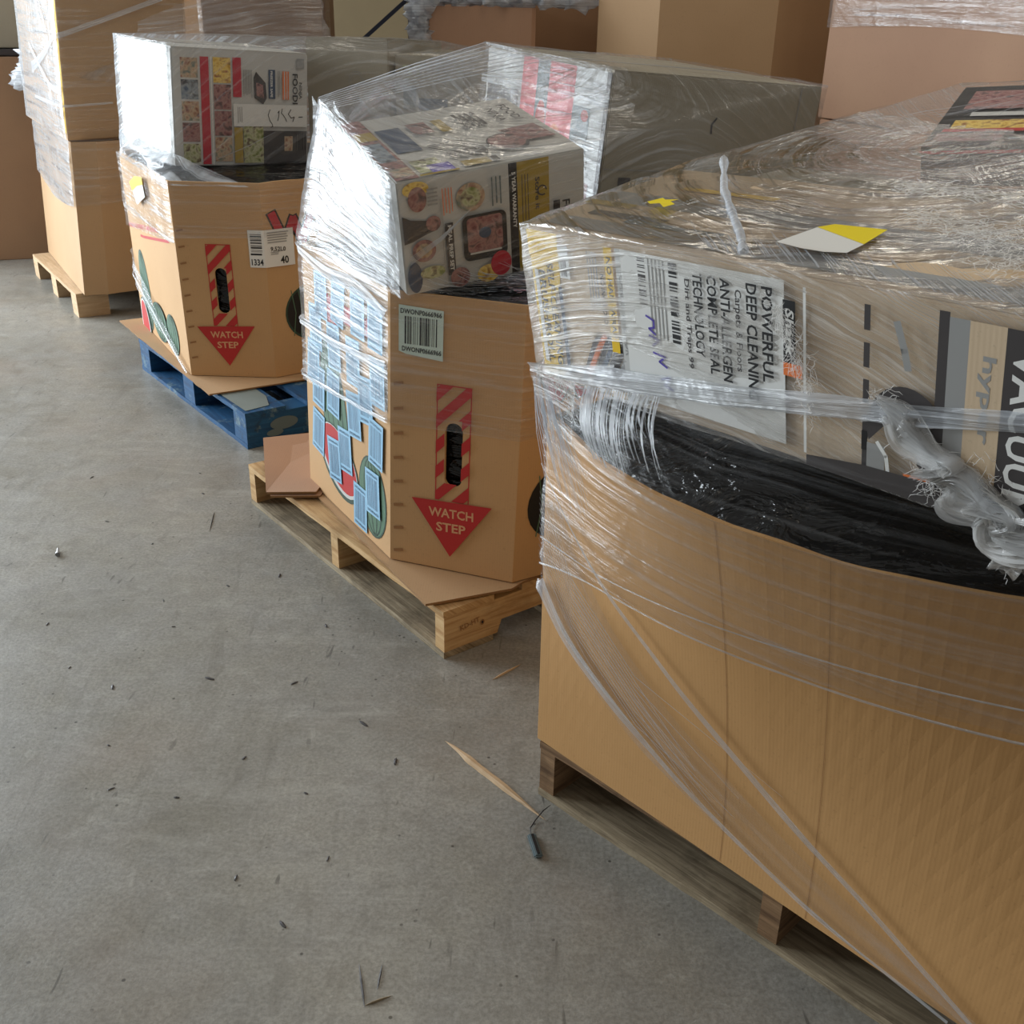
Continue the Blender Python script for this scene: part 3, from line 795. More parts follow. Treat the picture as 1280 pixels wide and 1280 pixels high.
def watch_step(pr, x0, sx=1.0, red='red', z_arrow=0.30):
    """striped hand-hole panel above a WATCH STEP arrow; x0 = left edge of the stripe panel"""
    W_ = 0.084*sx; z0, z1 = 0.318, 0.598
    pr.rect(x0, z0, x0+0.0025, z1, red); pr.rect(x0+W_-0.0025, z0, x0+W_, z1, red); pr.rect(x0, z1-0.0025, x0+W_, z1, red)
    k = 0.085
    for i in range(-1, 6):
        a = z0+i*0.062-0.01
        def cl(z): return min(max(z, z0), z1)
        L0, L1 = a, a+0.031; R0, R1 = a+k, a+k+0.031
        pts = []
        for (x, za) in ((0, L0), (W_, R0)):
            pts.append((x, za))
        # clip slanted stripe to the panel
        poly = [(0, L0), (W_, R0), (W_, R1), (0, L1)]
        for lim, keep in ((z0, 1), (z1, -1)):
            out = []
            for j in range(len(poly)):
                p, q = poly[j], poly[(j+1) % len(poly)]
                ip, iq = (p[1]-lim)*keep >= 0, (q[1]-lim)*keep >= 0
                if ip: out.append(p)
                if ip != iq:
                    t = (lim-p[1])/(q[1]-p[1]); out.append((p[0]+(q[0]-p[0])*t, lim))
            poly = out
            if not poly: break
        if len(poly) >= 3:
            # keep the ink off the hand hole: split into left and right margins there
            pr.off -= pr.step
            hx0, hx1, hz0, hz1 = 0.021*sx, 0.063*sx, 0.362, 0.518
            for (ax, bx) in ((0, hx0), (hx0, hx1), (hx1, W_)):
                pp = poly
                for lim, keep in ((ax, 1), (bx, -1)):
                    out = []
                    for j in range(len(pp)):
                        p, q = pp[j], pp[(j+1) % len(pp)]
                        ip, iq = (p[0]-lim)*keep >= -1e-9, (q[0]-lim)*keep >= -1e-9
                        if ip: out.append(p)
                        if ip != iq:
                            t = (lim-p[0])/(q[0]-p[0]); out.append((lim, p[1]+(q[1]-p[1])*t))
                    pp = out
                    if not pp: break
                if not pp or len(pp) < 3: continue
                if ax == hx0:
                    for lim, keep in ((hz0, -1), (hz1, 1)):
                        out = []
                        for j in range(len(pp)):
                            p, q = pp[j], pp[(j+1) % len(pp)]
                            ip, iq = (p[1]-lim)*keep >= 0, (q[1]-lim)*keep >= 0
                            if ip: out.append(p)
                            if ip != iq:
                                t = (lim-p[1])/(q[1]-p[1]); out.append((p[0]+(q[0]-p[0])*t, lim))
                        if len(out) >= 3: pr.poly([(x0+a_, b_) for a_, b_ in out], red)
                else:
                    pr.poly([(x0+a_, b_) for a_, b_ in pp], red)
    c = x0+W_/2; hw = 0.100*sx
    pr.poly([(c-hw, 0.314), (c, 0.176), (c+hw, 0.320)], red)
    pr.text('WATCH', c-0.056*sx, 0.276, 0.022, 'kraftink', 1, 0.112*sx)
    pr.text('STEP', c-0.036*sx, 0.240, 0.022, 'kraftink', 1, 0.074*sx)
def melon(pr, cx, cz, rx, rz, rot=0, body='green'):
    pr.ell(cx, cz, rx*1.06, rz*1.05, 'dkgreen', rot); pr.ell(cx, cz, rx, rz, body, rot)
    for k in (-0.62, -0.2, 0.25, 0.66):
        P = []; c, s_ = math.cos(D2R(rot)), math.sin(D2R(rot))
        for i in range(13):
            a = -90+180*i/12; x = rx*k*math.cos(D2R(a)); y = rz*0.97*math.sin(D2R(a))
            P.append((cx+x*c-y*s_, cz+x*s_+y*c))
        pr.line(P, rx*0.07, 'dkgreen')
pr = Print(fb); watch_step(pr, 0.100); pr.done('printing', bb, 'red WATCH STEP arrow print')
LB = rb.L
pr = Print(fb)   # left face: melons and red rule; left face runs backwards from s = 0
pr.rect(LB-0.88, 0.497, LB-0.09, 0.504, 'red') if 0 else None
def qL(r, s): return r.L-s
pr.line([(LB-0.76, 0.500), (LB-0.5, 0.525), (LB-0.09, 0.585)], 0.010, 'red')
pr.text('FRESH SWEET MELONS', LB-0.75, 0.520, 0.016, 'pink', 7.5, 0.50)
pr.done('printing', bb, 'red rule and heading on the left face'); pr = Print(fb)
melon(pr, LB-0.60, 0.30, 0.070, 0.150, 6); melon(pr, LB-0.21, 0.225, 0.080, 0.072)
pr.ell(LB-0.66, 0.150, 0.075, 0.110, 'dkgreen', 12); pr.ell(LB-0.665, 0.152, 0.066, 0.100, 'white', 12); pr.ell(LB-0.665, 0.155, 0.058, 0.090, 'red', 12)
melon(pr, LB-0.40, 0.225, 0.11, 0.07)
pr.done('printing', bb, 'watermelon pictures on the left face')
pr = Print(fb); s0 = rb.cum[1]
pr.ell(s0+0.16, 0.352, 0.105, 0.100, 'dkgreen'); pr.ell(s0+0.16, 0.352, 0.098, 0.092, 'black')
for k in range(-3, 4): pr.line([(s0+0.16+0.026*k+0.006*(2-abs(j-2)), 0.275+j*0.04) for j in range(5)], 0.003, 'green')
pr.done('printing', bb, 'dark melon picture on the shaded side'); pr = Print(fb)
for c_ in ('black', 'crimson'):
    wd = 0.040 if c_ == 'black' else 0.028
    pr.line([(s0+0.035, 0.695), (s0+0.075, 0.60), (s0+0.11, 0.675), (s0+0.14, 0.60), (s0+0.19, 0.72)], wd, c_)
pr.done('printing', bb, 'red lettering on the shaded side')
pr = Print(fb, 0.0035)
pr.rect(0.247, 0.524, 0.2985, 0.648, 'white'); pr.off -= pr.step; pr.rect(0.2985, 0.524, 0.3045, 0.648, 'white'); pr.off -= pr.step; pr.rect(0.3045, 0.524, 0.405, 0.648, 'white'); pr.rect(0.252, 0.565, 0.290, 0.571, 'black')
pr.bars(0.254, 0.576, 0.292, 0.636, 'black', 4, False, 12); pr.text('1334', 0.253, 0.532, 0.020, 'black', 0, 0.040)
pr.text('40', 0.352, 0.533, 0.024, 'black', 0, 0.030); pr.lines(0.310, 0.60, 0.392, 0.640, 'grey', 5); pr.text('9,52L0', 0.318, 0.578, 0.014, 'dark', -4, 0.055); pr.lines(0.318, 0.562, 0.350, 0.574, 'grey', 2)
pr.done('address_label', bb, 'white label with barcode and numbers')
pr = Print(fb, 0.002)
for z in [0.20+0.055*i for i in range(9)]: pr.line([(0.012, z), (0.03, z+0.004)], 0.006, 'notch')
pr.done('crush_marks', bb, 'row of dents beside the glued corner')
liner(rb, 0.785, 0.808, M['black_plastic'], 'plastic_bag', 'black plastic sheet in the mouth of the bin on the blue pallet', seed=4, amp=0.006)

bag_b = bpy.data.objects['plastic_bag']
film_band(rb, -0.9, 1.1, lambda q: 0.14, lambda q: 0.783, -0.020, M['black_plastic'], 'dark_backing', bag_b, ds=0.08)  # black sheet added inside the wall so the hand hole looks dark
# cartons on it
Bc = Carton('carton', 'white food storage carton with a handwritten number, above the blue pallet', (-1.169, 3.818, 0.820), (37.4, 1.1, 3.4), (0.495, 0.501, 0.373), M['white_board'])
F = Bc.face('F'); pr = Print(F)
pr.rect(0.004, 0.004, 0.491, 0.369, 'ltgrey')
for i, (m) in enumerate(('food_a', 'food_e', 'food_a', 'food_c', 'food_d')): pr.rect(0.030, 0.283-0.068*i, 0.090, 0.345-0.068*i, m)
pr.rect(0.098, 0.006, 0.128, 0.350, 'crimson'); pr.rect(0.134, 0.004, 0.138, 0.35, 'white')
for i, m in enumerate(('food_b', 'food_c', 'food_c', 'food_a')): pr.rect(0.143, 0.270-0.085*i, 0.205, 0.350-0.085*i, m)
pr.rect(0.212, 0.226, 0.243, 0.352, 'crimson')
pr.lines(0.250, 0.225, 0.285, 0.315, 'grey', 6, vertical=True)
pr.poly([(0.288,0.29),(0.297,0.31),(0.332,0.275),(0.336,0.225),(0.322,0.205),(0.290,0.225)], 'dark'); pr.poly([(0.297,0.275),(0.322,0.268),(0.325,0.225),(0.298,0.232)], 'food_c')
pr.rect(0.343, 0.224, 0.368, 0.318, 'navy'); pr.text('FREEZER SAFE', 0.350, 0.314, 0.008, 'white', -90, 0.085)
pr.rect(0.395, 0.222, 0.420, 0.315, 'orange'); pr.rect(0.401, 0.222, 0.405, 0.315, 'ltgrey'); pr.rect(0.411, 0.222, 0.414, 0.315, 'ltgrey'); pr.lines(0.378, 0.225, 0.390, 0.315, 'grey', 2, vertical=True)
pr.text('FOODI', 0.434, 0.308, 0.019, 'black', -90, 0.100); pr.text('NINJA', 0.459, 0.280, 0.011, 'dark', -90, 0.055)
pr.rect(0.449, 0.325, 0.478, 0.358, 'grey'); pr.rect(0.212, 0.01, 0.243, 0.128, 'olive')
pr.rect(0.246, 0.01, 0.320, 0.132, 'food_d'); pr.rect(0.320, 0.006, 0.488, 0.118, 'dark'); pr.rect(0.40, 0.05, 0.432, 0.10, 'food_a'); pr.bars(0.445, 0.055, 0.485, 0.11, 'black', 6, True, 5)
pr.rect(0.210, 0.132, 0.488, 0.205, 'white')
pr.lines(0.225, 0.14, 0.245, 0.195, 'grey', 3, vertical=True)
for P in ([(0.345,0.188),(0.338,0.170),(0.345,0.150),(0.352,0.142),(0.355,0.132),(0.348,0.130)], [(0.375,0.178),(0.380,0.185),(0.378,0.165),(0.374,0.152)], [(0.392,0.192),(0.388,0.178),(0.396,0.17),(0.404,0.160),(0.408,0.150)], [(0.425,0.190),(0.415,0.175),(0.425,0.162),(0.438,0.165),(0.432,0.150)], [(0.455,0.165),(0.47,0.166)]):
    pr.line(P, 0.0028, 'black')
pr.done('printing', Bc.root, 'meal photos, red bars and product name')
Kc = Carton('carton', 'plain grey kraft carton with a round mark, behind the white food carton', (-0.797, 4.302, 0.820), (-16.7, -3.0, -0.8), (0.327, 0.55, 0.390), M['grey_board'])
pr = Print(Kc.face('F'))
for k in range(2):
    for i in range(20):
        a, b = D2R(18*i), D2R(18*(i+1)); r = 0.030-0.008*k
        pr.line([(0.20+r*math.cos(a), 0.25+r*math.sin(a)), (0.20+r*math.cos(b), 0.25+r*math.sin(b))], 0.0015, 'grey'); pr.off -= pr.step
pr.done('printing', Kc.root, 'faint round print')
Kd = Carton('carton', 'film-hazed grey carton with a small blue print, right of the plain kraft carton', (-0.46, 4.235, 0.820), (-14, 0, 0), (0.26, 0.42, 0.34), M['grey_board'])
pr = Print(Kd.face('F')); pr.rect(0.03, 0.16, 0.08, 0.24, 'slate'); pr.rect(0.09, 0.14, 0.20, 0.20, 'navy'); pr.lines(0.03, 0.26, 0.10, 0.31, 'food_d', 4); pr.done('printing', Kd.root)
# film
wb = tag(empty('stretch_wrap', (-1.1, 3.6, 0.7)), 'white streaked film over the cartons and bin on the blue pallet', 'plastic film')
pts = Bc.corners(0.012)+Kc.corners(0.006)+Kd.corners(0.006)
film_hull([p for p in pts], M['film_mid'], 'film_sheet', wb, seed=2, second=[(lambda n, c: n.x*0.6-n.y*0.8 > 0.35 and n.x > -0.2, M['film_low_haze']), (lambda n, c: n.x < -0.5, M['film_dense_lit'])])  # same film: left faces whitened as lit, right faces cleared as shaded
sk = [rb.P(q*rb.L/40, 0.788, 0.010) for q in range(40)]
sk2 = [Bc.M @ Vector(p) for p in ((-0.01, -0.01, 0.04), (-0.01, 0.51, 0.06), (0.5, -0.01, 0.01))]+[Kc.M @ Vector((0.33, 0, 0.02)), Kc.M @ Vector((0.33, 0.5, 0.03)), Kd.M @ Vector((0.26, 0, 0.02)), Kd.M @ Vector((0.26, 0.4, 0.03))]
film_hull(sk+sk2, M['film_dense_lit'], 'film_skirt', wb, drop=lambda f: f.normal.z > 0.9 and min(v.co.z for v in f.verts) > 0.81 or sum(v.co.x for v in f.verts)/3 > -0.95, amp=0.006, seed=5)
film_band(rb, LB-1.0, LB+0.004, lambda q: 0.60-0.10*(LB-q)/1.0, lambda q: 0.800, 0.010, M['film_streak'], 'film_band', wb, ruff=0.005)
film_band(rb, 0.006, 1.0, lambda q: 0.615+0.03*q, lambda q: 0.800, 0.006, M['film_low_haze'], 'film_band', wb)
ribbon(fb, [(LB-0.98, 0.60), (LB-0.86, 0.42), (LB-0.55, 0.28), (LB-0.22, 0.19), (LB-0.02, 0.145)], [0.10, 0.13, 0.09, 0.05, 0.015], M['film_dense_lit'], 'film_rope', wb, 0.012, ruff=0.006)
ribbon(fb, [(LB-0.99, 0.58), (LB-0.90, 0.40), (LB-0.60, 0.30), (LB-0.25, 0.205), (LB-0.02, 0.148)], [0.012, 0.015, 0.012, 0.010, 0.006], M['film_rope'], 'film_rope', wb, 0.018)
strands([[Bc.M @ Vector(p) for p in ((0.13, -0.018, 0.02), (0.25, -0.020, 0.065), (0.36, -0.018, 0.115))]], M['film_rope'], 'film_strand', wb, 0.0014)
pr = Print(fb, 0.0155); pr.poly([(LB-0.56, 0.715), (LB-0.45, 0.752), (LB-0.33, 0.765), (LB-0.325, 0.740), (LB-0.42, 0.722), (LB-0.52, 0.690)], 'stickyellow'); pr.poly([(LB-0.52, 0.690), (LB-0.42, 0.722), (LB-0.325, 0.740), (LB-0.31, 0.700), (LB-0.47, 0.648)], 'ltgrey')
tag(pr.done('sticker', None), 'yellow and grey sticker on the film of the bin over the blue pallet', 'sticker')

# ================================================================== MIDDLE STACK
MP, MMP = make_pallet('wooden_pallet', 'worn pine pallet under the near watermelon bin with blue barcode labels', (-0.148+1.016*math.cos(D2R(127.8)), 2.088+1.016*math.sin(D2R(127.8)), 0), -52.2, M['pine'], M['pine'], M['old_wood'], 1.016, 1.22, seed=7)
pr = Print(lambda x, y, o: MMP @ Vector((1.016+o, x, y)), 0.001)
pr.ell(0.107, 0.062, 0.006, 0.0075, 'notch'); pr.ell(0.107, 0.062, 0.003, 0.004, 'black'); pr.text('KD-HT', 0.045, 0.060, 0.013, 'notch', 8, 0.055); pr.done('stamp', MP, 'faint ink stamp and knot on the end stringer')
sheet('cardboard_sheet', 'flattened brown cardboard lying on the pine pallet, corner out beyond the bin', [(-0.190, 2.105), (0.004, 2.185), (0.50, 2.75), (0.05, 3.25), (-0.50, 2.95), (-0.55, 2.70)], 0.129, 0.006, M['kraft_tan'], seed=9)
# folded sheet at far corner
bm = bmesh.new(); L = uvl(bm)
def foldz(x, y): return 0.004*noise.noise(Vector((x*20, y*20, 1)))
F0 = [(-0.735, 2.995), (-0.655, 2.655), (-0.52, 2.66), (-0.48, 2.95), (-0.60, 3.10)]
for k, zb in enumerate((0.131, 0.139)):
    P = [(x-0.012*k, y+0.006*k) for x, y in F0]
    A = [bm.verts.new((x, y, zb+foldz(x, y)+(0.016 if (i in (0,) ) else 0))) for i, (x, y) in enumerate(P)]
    B = [bm.verts.new((x, y, zb+0.006+foldz(x, y)+(0.020 if (i in (0,)) else 0))) for i, (x, y) in enumerate(P)]
    bm.faces.new(A[::-1]); bm.faces.new(B)
    for i in range(5):
        f = bm.faces.new([A[i], A[(i+1)%5], B[(i+1)%5], B[i]]); f.material_index = 1
box_uv(bm)
tag(link('cardboard_sheet', bm, [M['kraft_pink'], M['card_edge']]), 'folded brown cardboard flap sticking out at the far corner of the pine pallet', 'cardboard sheet')

ml = [Vector((-0.292, 2.312)), Vector((0.004, 2.207)), Vector((0.655, 2.60)), Vector((0.72, 2.85)), Vector((0.44, 3.30)), Vector((0.20, 3.38)), Vector((-0.45, 3.00)), Vector((-0.564, 2.757))]
rm = Ring(ml, [p+Vector((0.018, 0.004)) for p in ml], 0.138, 0.795)
mb = make_bin('watermelon_bin', 'octagonal watermelon bin covered with blue barcode labels, standing on the pine pallet', rm, M['kraft'], hole=(0, 0.158, 0.432, 0.0215, 0.078), rim_noise=0.006)
fm = lambda q, z, o: rm.P(q, z, o, 0.002)
pr = Print(fm); watch_step(pr, 0.115); pr.done('printing', mb, 'red WATCH STEP arrow print')
LM = rm.L
pr = Print(fm, 0.0008, 0.00007)
melon(pr, LM-0.33, 0.40, 0.075, 0.19, 14, 'green'); melon(pr, LM-0.10, 0.26, 0.075, 0.10, 10)
pr.ell(LM-0.31, 0.275, 0.135, 0.085, 'dkgreen', -22); pr.ell(LM-0.31, 0.279, 0.127, 0.077, 'ltgrey', -22); pr.ell(LM-0.308, 0.283, 0.120, 0.071, 'red', -22)
pr.rect(LM-0.40, 0.655, LM-0.05, 0.70, 'red'); pr.line([(LM-0.36, 0.70), (LM-0.36, 0.62), (LM-0.33, 0.66), (LM-0.30, 0.62), (LM-0.30, 0.70)], 0.018, 'red')
pr.line([(LM-0.12, 0.55), (LM-0.04, 0.565)], 0.012, 'pink')
pr.done('printing', mb, 'watermelon pictures and red lettering on the left face')
# blue barcode labels stuck on the left face
rnd = random.Random(5)
LAB = [(0.40,0.69),(0.29,0.70),(0.17,0.70),(0.07,0.695),(0.44,0.60),(0.32,0.58),(0.20,0.575),(0.06,0.565),
       (0.43,0.445),(0.33,0.455),(0.20,0.44),(0.07,0.41),(0.44,0.315),(0.26,0.325),(0.33,0.275),(0.09,0.275),(0.17,0.205),(0.46,0.50),(0.13,0.50)]
for i, (s, z) in enumerate(LAB):
    pr = Print(fm, 0.0034+0.0007*(i % 4), 0.0001); hw, hh = 0.040, 0.058
    a = D2R(rnd.uniform(-7, 7)); c, s_ = math.cos(a), math.sin(a)
    def R(x, y, X=LM-s, Z=z, c=c, s_=s_): return (X+x*c-y*s_, Z+x*s_+y*c)
    pr.poly([R(-hw, -hh), R(hw, -hh), R(hw, hh), R(-hw, hh)], 'bluetag')
    x = -hw*0.78
    while x < hw*0.72:
        wv = rnd.choice((0.0012, 0.002, 0.0034)); pr.poly([R(x, -hh*0.68), R(x+wv, -hh*0.68), R(x+wv, hh*0.68), R(x, hh*0.68)], 'blueline'); pr.off -= pr.step; x += wv+rnd.choice((0.0016, 0.0028))
    pr.off += pr.step
    p = R(-hw*0.8, hh*0.76); pr.text('DWONP0666966', p[0], p[1], 0.0065, 'blueline', math.degrees(a), hw*1.6)
    p = R(-hw*0.8, -hh*0.90); pr.text('DWONP0666966', p[0], p[1], 0.0065, 'blueline', math.degrees(a), hw*1.6)
    o = pr.done('barcode_label', mb); o['label'] = 'pale blue barcode label'
pr = Print(fm, 0.0025)
pr.poly([(0.022, 0.662), (0.040, 0.657), (0.128, 0.650), (0.128, 0.762), (0.022, 0.766)], 'mintag')
pr.bars(0.036, 0.680, 0.116, 0.742, 'black', 9, True, 17); pr.text('DWONP0666966', 0.026, 0.748, 0.0105, 'black', -1, 0.098); pr.text('DWONP0666966', 0.030, 0.664, 0.0105, 'black', -1, 0.094)
pr.done('barcode_label', mb, 'pale green barcode label by the corner')
pr = Print(fm, 0.0015)
for z in [0.165+0.060*i for i in range(8)]: pr.line([(0.012, z), (0.032, z+0.004)], 0.007, 'notch')
pr.done('crush_marks', mb, 'row of dents beside the glued corner')
pr = Print(fm); s0 = rm.cum[1]
pr.ell(s0+0.135, 0.320, 0.105, 0.095, 'black'); 
for k in range(-3, 4): pr.line([(s0+0.135+0.026*k+0.006*(2-abs(j-2)), 0.245+j*0.038) for j in range(5)], 0.003, 'green')
pr.done('printing', mb, 'dark melon picture on the shaded side'); pr = Print(fm)
for c_, wd in (('black', 0.052), ('crimson', 0.040)):
    pr.line([(s0+0.055, 0.66), (s0+0.090, 0.59), (s0+0.13, 0.65), (s0+0.16, 0.59), (s0+0.21, 0.70)], wd, c_)
pr.done('printing', mb, 'red lettering on the shaded side')
liner(rm, 0.783, 0.792, M['black_plastic'], 'plastic_bag', 'black plastic in the mouth of the bin with blue labels', seed=8, amp=0.008)

film_band(rm, -0.9, 1.1, lambda q: 0.14, lambda q: 0.781, -0.020, M['black_plastic'], 'dark_backing', bpy.data.objects['plastic_bag.001'], ds=0.08)  # added black backing, darkens the view through the hand hole
Mc = Carton('carton', 'tilted white carton printed with food photos on top of the bin with blue labels', (-0.233, 2.275, 0.792), (24.25, 8.66, -7.39), (0.419, 0.429, 0.245), M['white_board'], gap=False)
pr = Print(Mc.face('F'))
pr.rect(0.002, 0.002, 0.417, 0.243, 'ltgrey')
pr.rect(0.243, 0.002, 0.262, 0.243, 'black'); pr.rect(0.262, 0.002, 0.335, 0.243, 'olive'); pr.lines(0.272, 0.10, 0.292, 0.215, 'dark', 3, vertical=True, fill=0.25); pr.text('Store it', 0.303, 0.205, 0.010, 'dark', -90, 0.07)
for i in range(10):
    a, b = D2R(30*i), D2R(30*(i+1)); pr.line([(0.318+0.010*math.cos(a), 0.175+0.010*math.sin(a)), (0.318+0.010*math.cos(b), 0.175+0.010*math.sin(b))], 0.003, 'dark')
pr.text('5 YEAR WARRANTY', 0.249, 0.225, 0.008, 'white', -90, 0.12)
pr.ell(0.038, 0.226, 0.028, 0.016, 'food_b'); pr.ell(0.040, 0.205, 0.020, 0.026, 'food_c'); pr.ell(0.155, 0.190, 0.032, 0.030, 'food_a'); pr.ell(0.155, 0.190, 0.022, 0.021, 'food_d')
pr.poly([(0.004,0.115),(0.004,0.175),(0.022,0.165),(0.055,0.158),(0.075,0.165),(0.078,0.135),(0.055,0.130),(0.022,0.118)], 'dark'); pr.ell(0.070, 0.150, 0.016, 0.016, 'food_c')
pr.ell(0.045, 0.095, 0.026, 0.024, 'food_c'); pr.ell(0.045, 0.095, 0.018, 0.016, 'food_a'); pr.ell(0.020, 0.040, 0.016, 0.034, 'navy'); pr.ell(0.060, 0.045, 0.028, 0.014, 'food_d')
pr.rect(0.094, 0.030, 0.112, 0.145, 'dark'); pr.text('MEAL PREP SET', 0.100, 0.140, 0.008, 'white', -90, 0.10)
def rrect(p, x0, y0, x1, y1, r, m):
    P = []
    for cx, cy, a0 in ((x1-r, y1-r, 0), (x0+r, y1-r, 90), (x0+r, y0+r, 180), (x1-r, y0+r, 270)):
        for i in range(6): a = D2R(a0+18*i); P.append((cx+r*math.cos(a), cy+r*math.sin(a)))
    p.poly(P, m)
rrect(pr, 0.132, 0.052, 0.232, 0.152, 0.014, 'black'); rrect(pr, 0.142, 0.070, 0.222, 0.146, 0.008, 'food_c'); pr.ell(0.182, 0.110, 0.014, 0.012, 'navy'); pr.rect(0.146, 0.066, 0.218, 0.070, 'ltgrey')
pr.ell(0.120, 0.022, 0.022, 0.022, 'food_c'); pr.ell(0.185, 0.018, 0.026, 0.020, 'food_b'); pr.ell(0.215, 0.035, 0.024, 0.028, 'crimson')
pr.lines(0.060, 0.185, 0.085, 0.225, 'grey', 5); pr.lines(0.092, 0.16, 0.118, 0.22, 'orange', 4, vertical=True, fill=0.3); pr.lines(0.200, 0.16, 0.228, 0.225, 'slate', 3, vertical=True, fill=0.35); pr.lines(0.086, 0.03, 0.092, 0.20, 'grey', 2, vertical=True)
pr.rect(0.340, 0.095, 0.356, 0.150, 'black'); pr.text('FOODI', 0.362, 0.148, 0.017, 'black', -90, 0.085); pr.text('NINJA', 0.386, 0.130, 0.010, 'dark', -90, 0.048); pr.rect(0.290, 0.05, 0.40, 0.092, 'white')
pr.done('printing', Mc.root, 'food photos, mustard panel and product name')
pr = Print(Mc.face('T'), -0.002)
pr.rect(0.003, 0.003, 0.416, 0.426, 'tan_board') if 0 else None
pr.rect(0.003, 0.003, 0.052, 0.426, 'food_c'); pr.rect(0.006, 0.12, 0.045, 0.25, 'food_e'); pr.rect(0.006, 0.27, 0.05, 0.33, 'olive'); pr.rect(0.058, 0.16, 0.115, 0.33, 'navy'); pr.rect(0.006, 0.02, 0.05, 0.07, 'food_a')
pr.rect(0.060, 0.02, 0.120, 0.10, 'food_d'); pr.rect(0.085, 0.008, 0.135, 0.06, 'purple'); pr.rect(0.055, 0.003, 0.14, 0.012, 'olive')
pr.lines(0.128, 0.13, 0.225, 0.175, 'dark', 4); pr.rect(0.150, 0.070, 0.235, 0.118, 'dark'); pr.line([(0.16, 0.09), (0.19, 0.08), (0.225, 0.10)], 0.003, 'ltgrey')
pr.rect(0.155, 0.012, 0.215, 0.045, 'olive'); pr.rect(0.22, 0.012, 0.235, 0.045, 'dark')
pr.ell(0.290, 0.110, 0.045, 0.058, 'dark'); pr.ell(0.290, 0.115, 0.040, 0.050, 'food_c'); pr.poly([(0.32,0.10),(0.40,0.10),(0.39,0.20),(0.30,0.19)], 'food_c')
pr.rect(0.13, 0.25, 0.175, 0.33, 'food_c'); pr.rect(0.19, 0.24, 0.215, 0.33, 'olive'); pr.lines(0.245, 0.225, 0.305, 0.345, 'dark', 4, vertical=True, fill=0.6); pr.text('NINJA', 0.33, 0.345, 0.02, 'dark', -90, 0.10); pr.text('FOODI', 0.365, 0.36, 0.02, 'dark', -90, 0.12)
pr.done('printing', Mc.root, 'recipe photos on the lid')
Tc = Carton('carton', 'tall carton with red printed side and plain grey side, behind the tilted white carton', (0.1955, 2.820, 0.850), (25.1, 1.5, 4.26), (0.64, 0.758, 0.362), M['grey_board'])
TL = Tc.face('L'); TF = Tc.face('F')
pr = Print(lambda x, y, o: TL(x, max(y-0.035, 0.002), o))
pr.rect(0.003, 0.003, 0.755, 0.393, 'ltgrey')
pr.rect(0.25, 0.12, 0.345, 0.392, 'pink'); pr.rect(0.345, 0.10, 0.42, 0.392, 'slate'); pr.ell(0.385, 0.24, 0.03, 0.05, 'red'); pr.rect(0.42, 0.06, 0.57, 0.392, 'pink'); pr.ell(0.48, 0.15, 0.055, 0.09, 'orange'); pr.rect(0.57, 0.04, 0.665, 0.30, 'slate')
pr.rect(0.60, 0.03, 0.70, 0.12, 'food_c'); pr.ell(0.64, 0.28, 0.02, 0.014, 'red'); pr.lines(0.60, 0.13, 0.69, 0.22, 'ltgrey', 6); pr.rect(0.735, 0.003, 0.755, 0.393, 'dark'); pr.rect(0.02, 0.03, 0.23, 0.30, 'dark')
pr.done('printing', Tc.root, 'red and grey printed side')
pr = Print(lambda x, y, o: TF(x, max(y-0.035, 0.002), o))
pr.line([(0.318, 0.305), (0.306, 0.290), (0.308, 0.268)], 0.005, 'dark'); pr.rect(0.003, 0.168, 0.637, 0.170, 'grey'); pr.rect(0.570, 0.003, 0.573, 0.393, 'grey')
pr.rect(0.050, 0.120, 0.085, 0.150, 'dark'); pr.lines(0.03, 0.03, 0.085, 0.115, 'grey', 6, vertical=True)
pr.done('printing', Tc.root, 'faint printing on the grey side')
wm = tag(empty('stretch_wrap', (-0.2, 2.3, 0.7)), 'clear film tented over the cartons and bin on the pine pallet', 'plastic film')
pk = Vector((-0.470, 2.675, 1.150))
lowm = [rm.P(rm.L*k/40, 0.812, 0.012) for k in range(40)]
lowm = [p for p in lowm if p.x < 0.3]
film_hull(Mc.corners(0.012)+Tc.corners(0.010)+[pk, Vector((-0.56, 2.80, 0.84)), Vector((-0.56, 2.74, 0.80))], M['film_mid'], 'film_sheet', wm, amp=0.005, seed=6, second=[(lambda n, c: (n.x > -0.25 and abs(n.z) < 0.6), M['film_low_haze']), (lambda n, c: n.x > -0.1 and c.x > 0.25, M['film_low_haze'])])  # same film all round; right-facing faces take the shaded, low-haze copy
# near left flank, hanging from the peak to the rim, dense and whitened as the lit side
def curtain(cols, mat, name, parent, nz=14, amp=0.006, seed=0.0, label=None):
    """film sheet from a row of (top, bottom) point pairs, sagging between"""
    bm = bmesh.new(); L = uvl(bm); G = []; run = 0
    K = 10
    for i in range(len(cols)-1):
        for j in range(K+(1 if i == len(cols)-2 else 0)):
            t = j/K; a = Vector(cols[i][0]).lerp(Vector(cols[i+1][0]), t); b = Vector(cols[i][1]).lerp(Vector(cols[i+1][1]), t)
            if G: run += ((a+b)/2-pm).length
            pm = (a+b)/2; r = []
            for k in range(nz+1):
                p = a.lerp(b, k/nz); q = Vector((p.x*6, p.y*6, p.z*14+seed))
                p += Vector((noise.noise(q), noise.noise(q+Vector((9, 0, 0))), 0.3*noise.noise(q*2)))*amp
                r.append((bm.verts.new(p), (run, (a-b).length*(1-k/nz))))
            G.append(r)
    for a, b in zip(G, G[1:]):
        for k in range(nz):
            c = [a[k], b[k], b[k+1], a[k+1]]; f = bm.faces.new([x[0] for x in c])
            for l, x in zip(f.loops, c): l[L].uv = x[1]
    return link(name, bm, mat, parent, True, label)
g_ = lambda x, y, z: Mc.M @ Vector((x, y, z))
